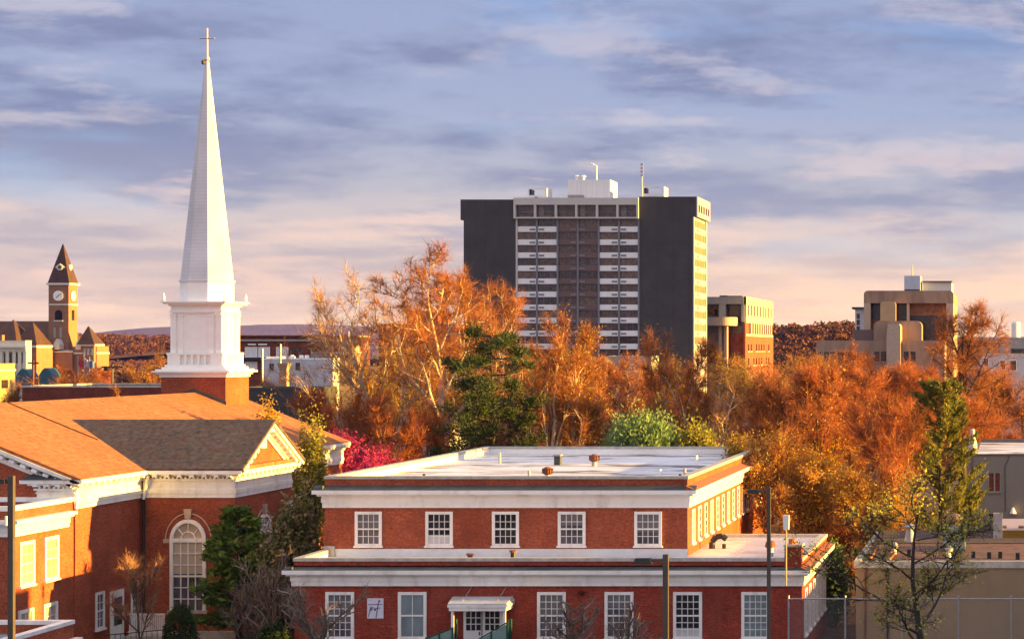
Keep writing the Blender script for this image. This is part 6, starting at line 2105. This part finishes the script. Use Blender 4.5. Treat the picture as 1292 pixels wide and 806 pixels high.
def pine(seed, H, R, m, n, bark=bark_d):
    """old pine: bare lower trunk, rounded needle clumps at the limb ends"""
    r = np.random.default_rng(seed)
    tk, cr = Parts(), Parts()
    zs = np.linspace(0, H * .96, 12)
    tp = np.stack([np.cumsum(r.normal(0, .08, 12)), np.cumsum(r.normal(0, .08, 12)), zs], 1)
    tk.tube(tp, np.linspace(.26, .04, 12), 8, 0)
    C_, S_ = [], []
    for w in range(26):
        f = .34 + .65 * w / 26
        az = w * 2.4 + r.normal(0, .4)
        prof = math.sin(min(1, (1 - f) / .42 + .22) * math.pi / 2)
        L = R * prof * r.uniform(.6, 1.1)
        o = np.array([np.interp(f * H, zs, tp[:, 0]), np.interp(f * H, zs, tp[:, 1]), f * H])
        e = o + np.array([math.cos(az) * L, math.sin(az) * L, L * r.uniform(-.05, .35)])
        mid = (o + e) / 2 + np.array([0, 0, -.1 * L])
        tk.tube(np.array([o, mid, e]), np.array([.07, .05, .02]), 5, 0)
        for q in range(3):
            t = .55 + .5 * r.random()
            C_.append(o + (e - o) * t + r.normal(0, .3, 3) * np.array([1, 1, .5]))
            S_.append(r.uniform(.32, .62))
    C_, S_ = np.array(C_), np.array(S_)
    i = r.integers(0, len(C_), n)
    p = C_[i] + r.normal(0, 1, (n, 3)) * S_[i][:, None] * np.array([.62, .62, .42])
    d = unit((p - C_[i]) + r.normal(0, .35, (n, 3)) + np.array([0, 0, .35]))
    s = r.uniform(.2, .42, n)[:, None]
    b = unit(np.cross(d, r.normal(0, 1, (n, 3)))) * .04
    cr.tri(p - b, p + b, p + d * s, 0)
    return tk.mesh('trunk', [bark], True), cr.mesh('crown', [m])


put('pine_tree', 'dark green pine with layered needle clumps before the left tower wing', 'tree', PX(630, 152), 152, pine(301, PZ(414, 152), 3.7, lf_pine, 15000))
put('pine_tree', 'smaller dark pine low between the sycamore and the larger pine', 'tree', PX(596, 149), 149, pine(302, PZ(462, 149), 2.2, lf_pine, 5000))
put('pine_tree', 'dark pine partly hidden behind the slim pale trunks', 'tree', PX(668, 164), 164, pine(303, PZ(486, 164), 2.4, lf_pine, 5000))
put('conifer_tree', 'feathery yellow green conifer left of the grey stucco building', 'tree', PX(1186, 138), 138, evergreen(304, PZ(484, 138), 3.3, leaf_mat('yellow green conifer sprays', [(0.18, 0.18, 0.035), (0.11, 0.14, 0.03), (0.30, 0.21, 0.04), (0.06, 0.09, 0.025)], .4), 15000, .10, power=.45, base=.1, droop=-.25, whorls=24))
put('evergreen_tree', 'shaggy dark green evergreen covering the right edge of the arched window', 'tree', PX(301, 104.6), 104.6, evergreen(305, PZ(638, 104.6), 2.35, leaf_mat('green evergreen sprays', [(0.10, 0.18, 0.03), (0.045, 0.08, 0.02), (0.18, 0.24, 0.045), (0.07, 0.12, 0.025)], .25), 10000, .12, power=.6, base=.14, droop=.02, whorls=17))

# bare shrubs in front of the walls
for i, (px, Y, top, h, lab) in enumerate(((338, 100.3, 694, 32, 'bare grey pink bush, the tallest, left of the lower brick wall'), (312, 101.5, 724, 30, 'bare grey pink bush before the shaggy evergreen'),
                                         (415, 93.5, 732, 48, 'thin bare bush before the leftmost lower windows'), (722, 93.8, 752, 46, 'thin bare bush before the lower windows right of the entrance'),
                                         (790, 94.2, 758, 30, 'thin bare bush beside the mid lamp post'))):
    tree_at('bare_shrub', lab, px, Y, top, h, 'shrub', 400 + i, .035, 700 if i > 1 else 1100, 0, .05, bark_g, tw_gr, lf_or, cat='shrub', tw_w=.012, tw_len=(.2, .6))
tree_at('small_tree', 'slender bare tree with sunlit orange twig tips before the shaded church wall', 178, 101.2, 698, 30, 'vase', 420, .05, 2600, 300, .05, bark_g, tw_tan, lf_or, tw_w=.014, tw_len=(.2, .5))

# woods on the far slopes: nobody could count them
def far_wood(name, label, Y, px0, px1, dep, prof_y, n, h, seed, m, zof):
    r = np.random.default_rng(seed)
    P = Parts()
    y = r.uniform(Y - dep, Y, n)
    x = PX(r.uniform(px0, px1, n), y)
    z = zof(x, y)
    hh = h * r.uniform(.6, 1.25, n)
    k = 150
    for j in range(k):
        d = unit(r.normal(0, 1, (n, 3)))
        c = np.stack([x, y, z + hh * .55], 1) + d * np.stack([hh * .42, hh * .42, hh * .45], 1) * r.uniform(.5, 1, (n, 1))
        s = (hh * .06)[:, None]
        a = unit(r.normal(0, 1, (n, 3))) * s
        b = unit(np.cross(a, r.normal(0, 1, (n, 3)))) * s
        P.quad(c - a, c - b, c + a, c + b, 0)
    me = P.mesh(name, [m])
    o = bpy.data.objects.new(name, me)
    C.objects.link(o)
    o['kind'] = 'stuff'
    o['label'] = label
    return o


from mathutils.bvhtree import BVHTree


def on_hill(hn):
    h = bpy.data.objects[hn]
    bv = BVHTree.FromPolygons([v.co[:] for v in h.data.vertices], [p.vertices[:] for p in h.data.polygons])

    def f(x, y):
        out = np.zeros(len(x))
        for i in range(len(x)):
            q = bv.ray_cast(Vector((x[i], y[i], 500)), Vector((0, 0, -1)))
            out[i] = max(q[0].z, 0) if q[0] else 0
        return out
    return f


wm1 = leaf_mat('autumn crowns', [(0.17, 0.055, 0.03), (0.11, 0.04, 0.03), (0.08, 0.045, 0.03), (0.22, 0.08, 0.035), (0.05, 0.04, 0.028)], .15)
far_wood('autumn_wood', 'autumn wood covering the slope behind the clock tower', 1500, 60, 330, 860, None, 3600, 7, 1, wm1, on_hill('wooded_hill'))
far_wood('autumn_wood', 'autumn wood on the rise between the office and concrete buildings', 800, 860, 1120, 260, None, 1300, 6, 2, wm1, on_hill('wooded_rise'))
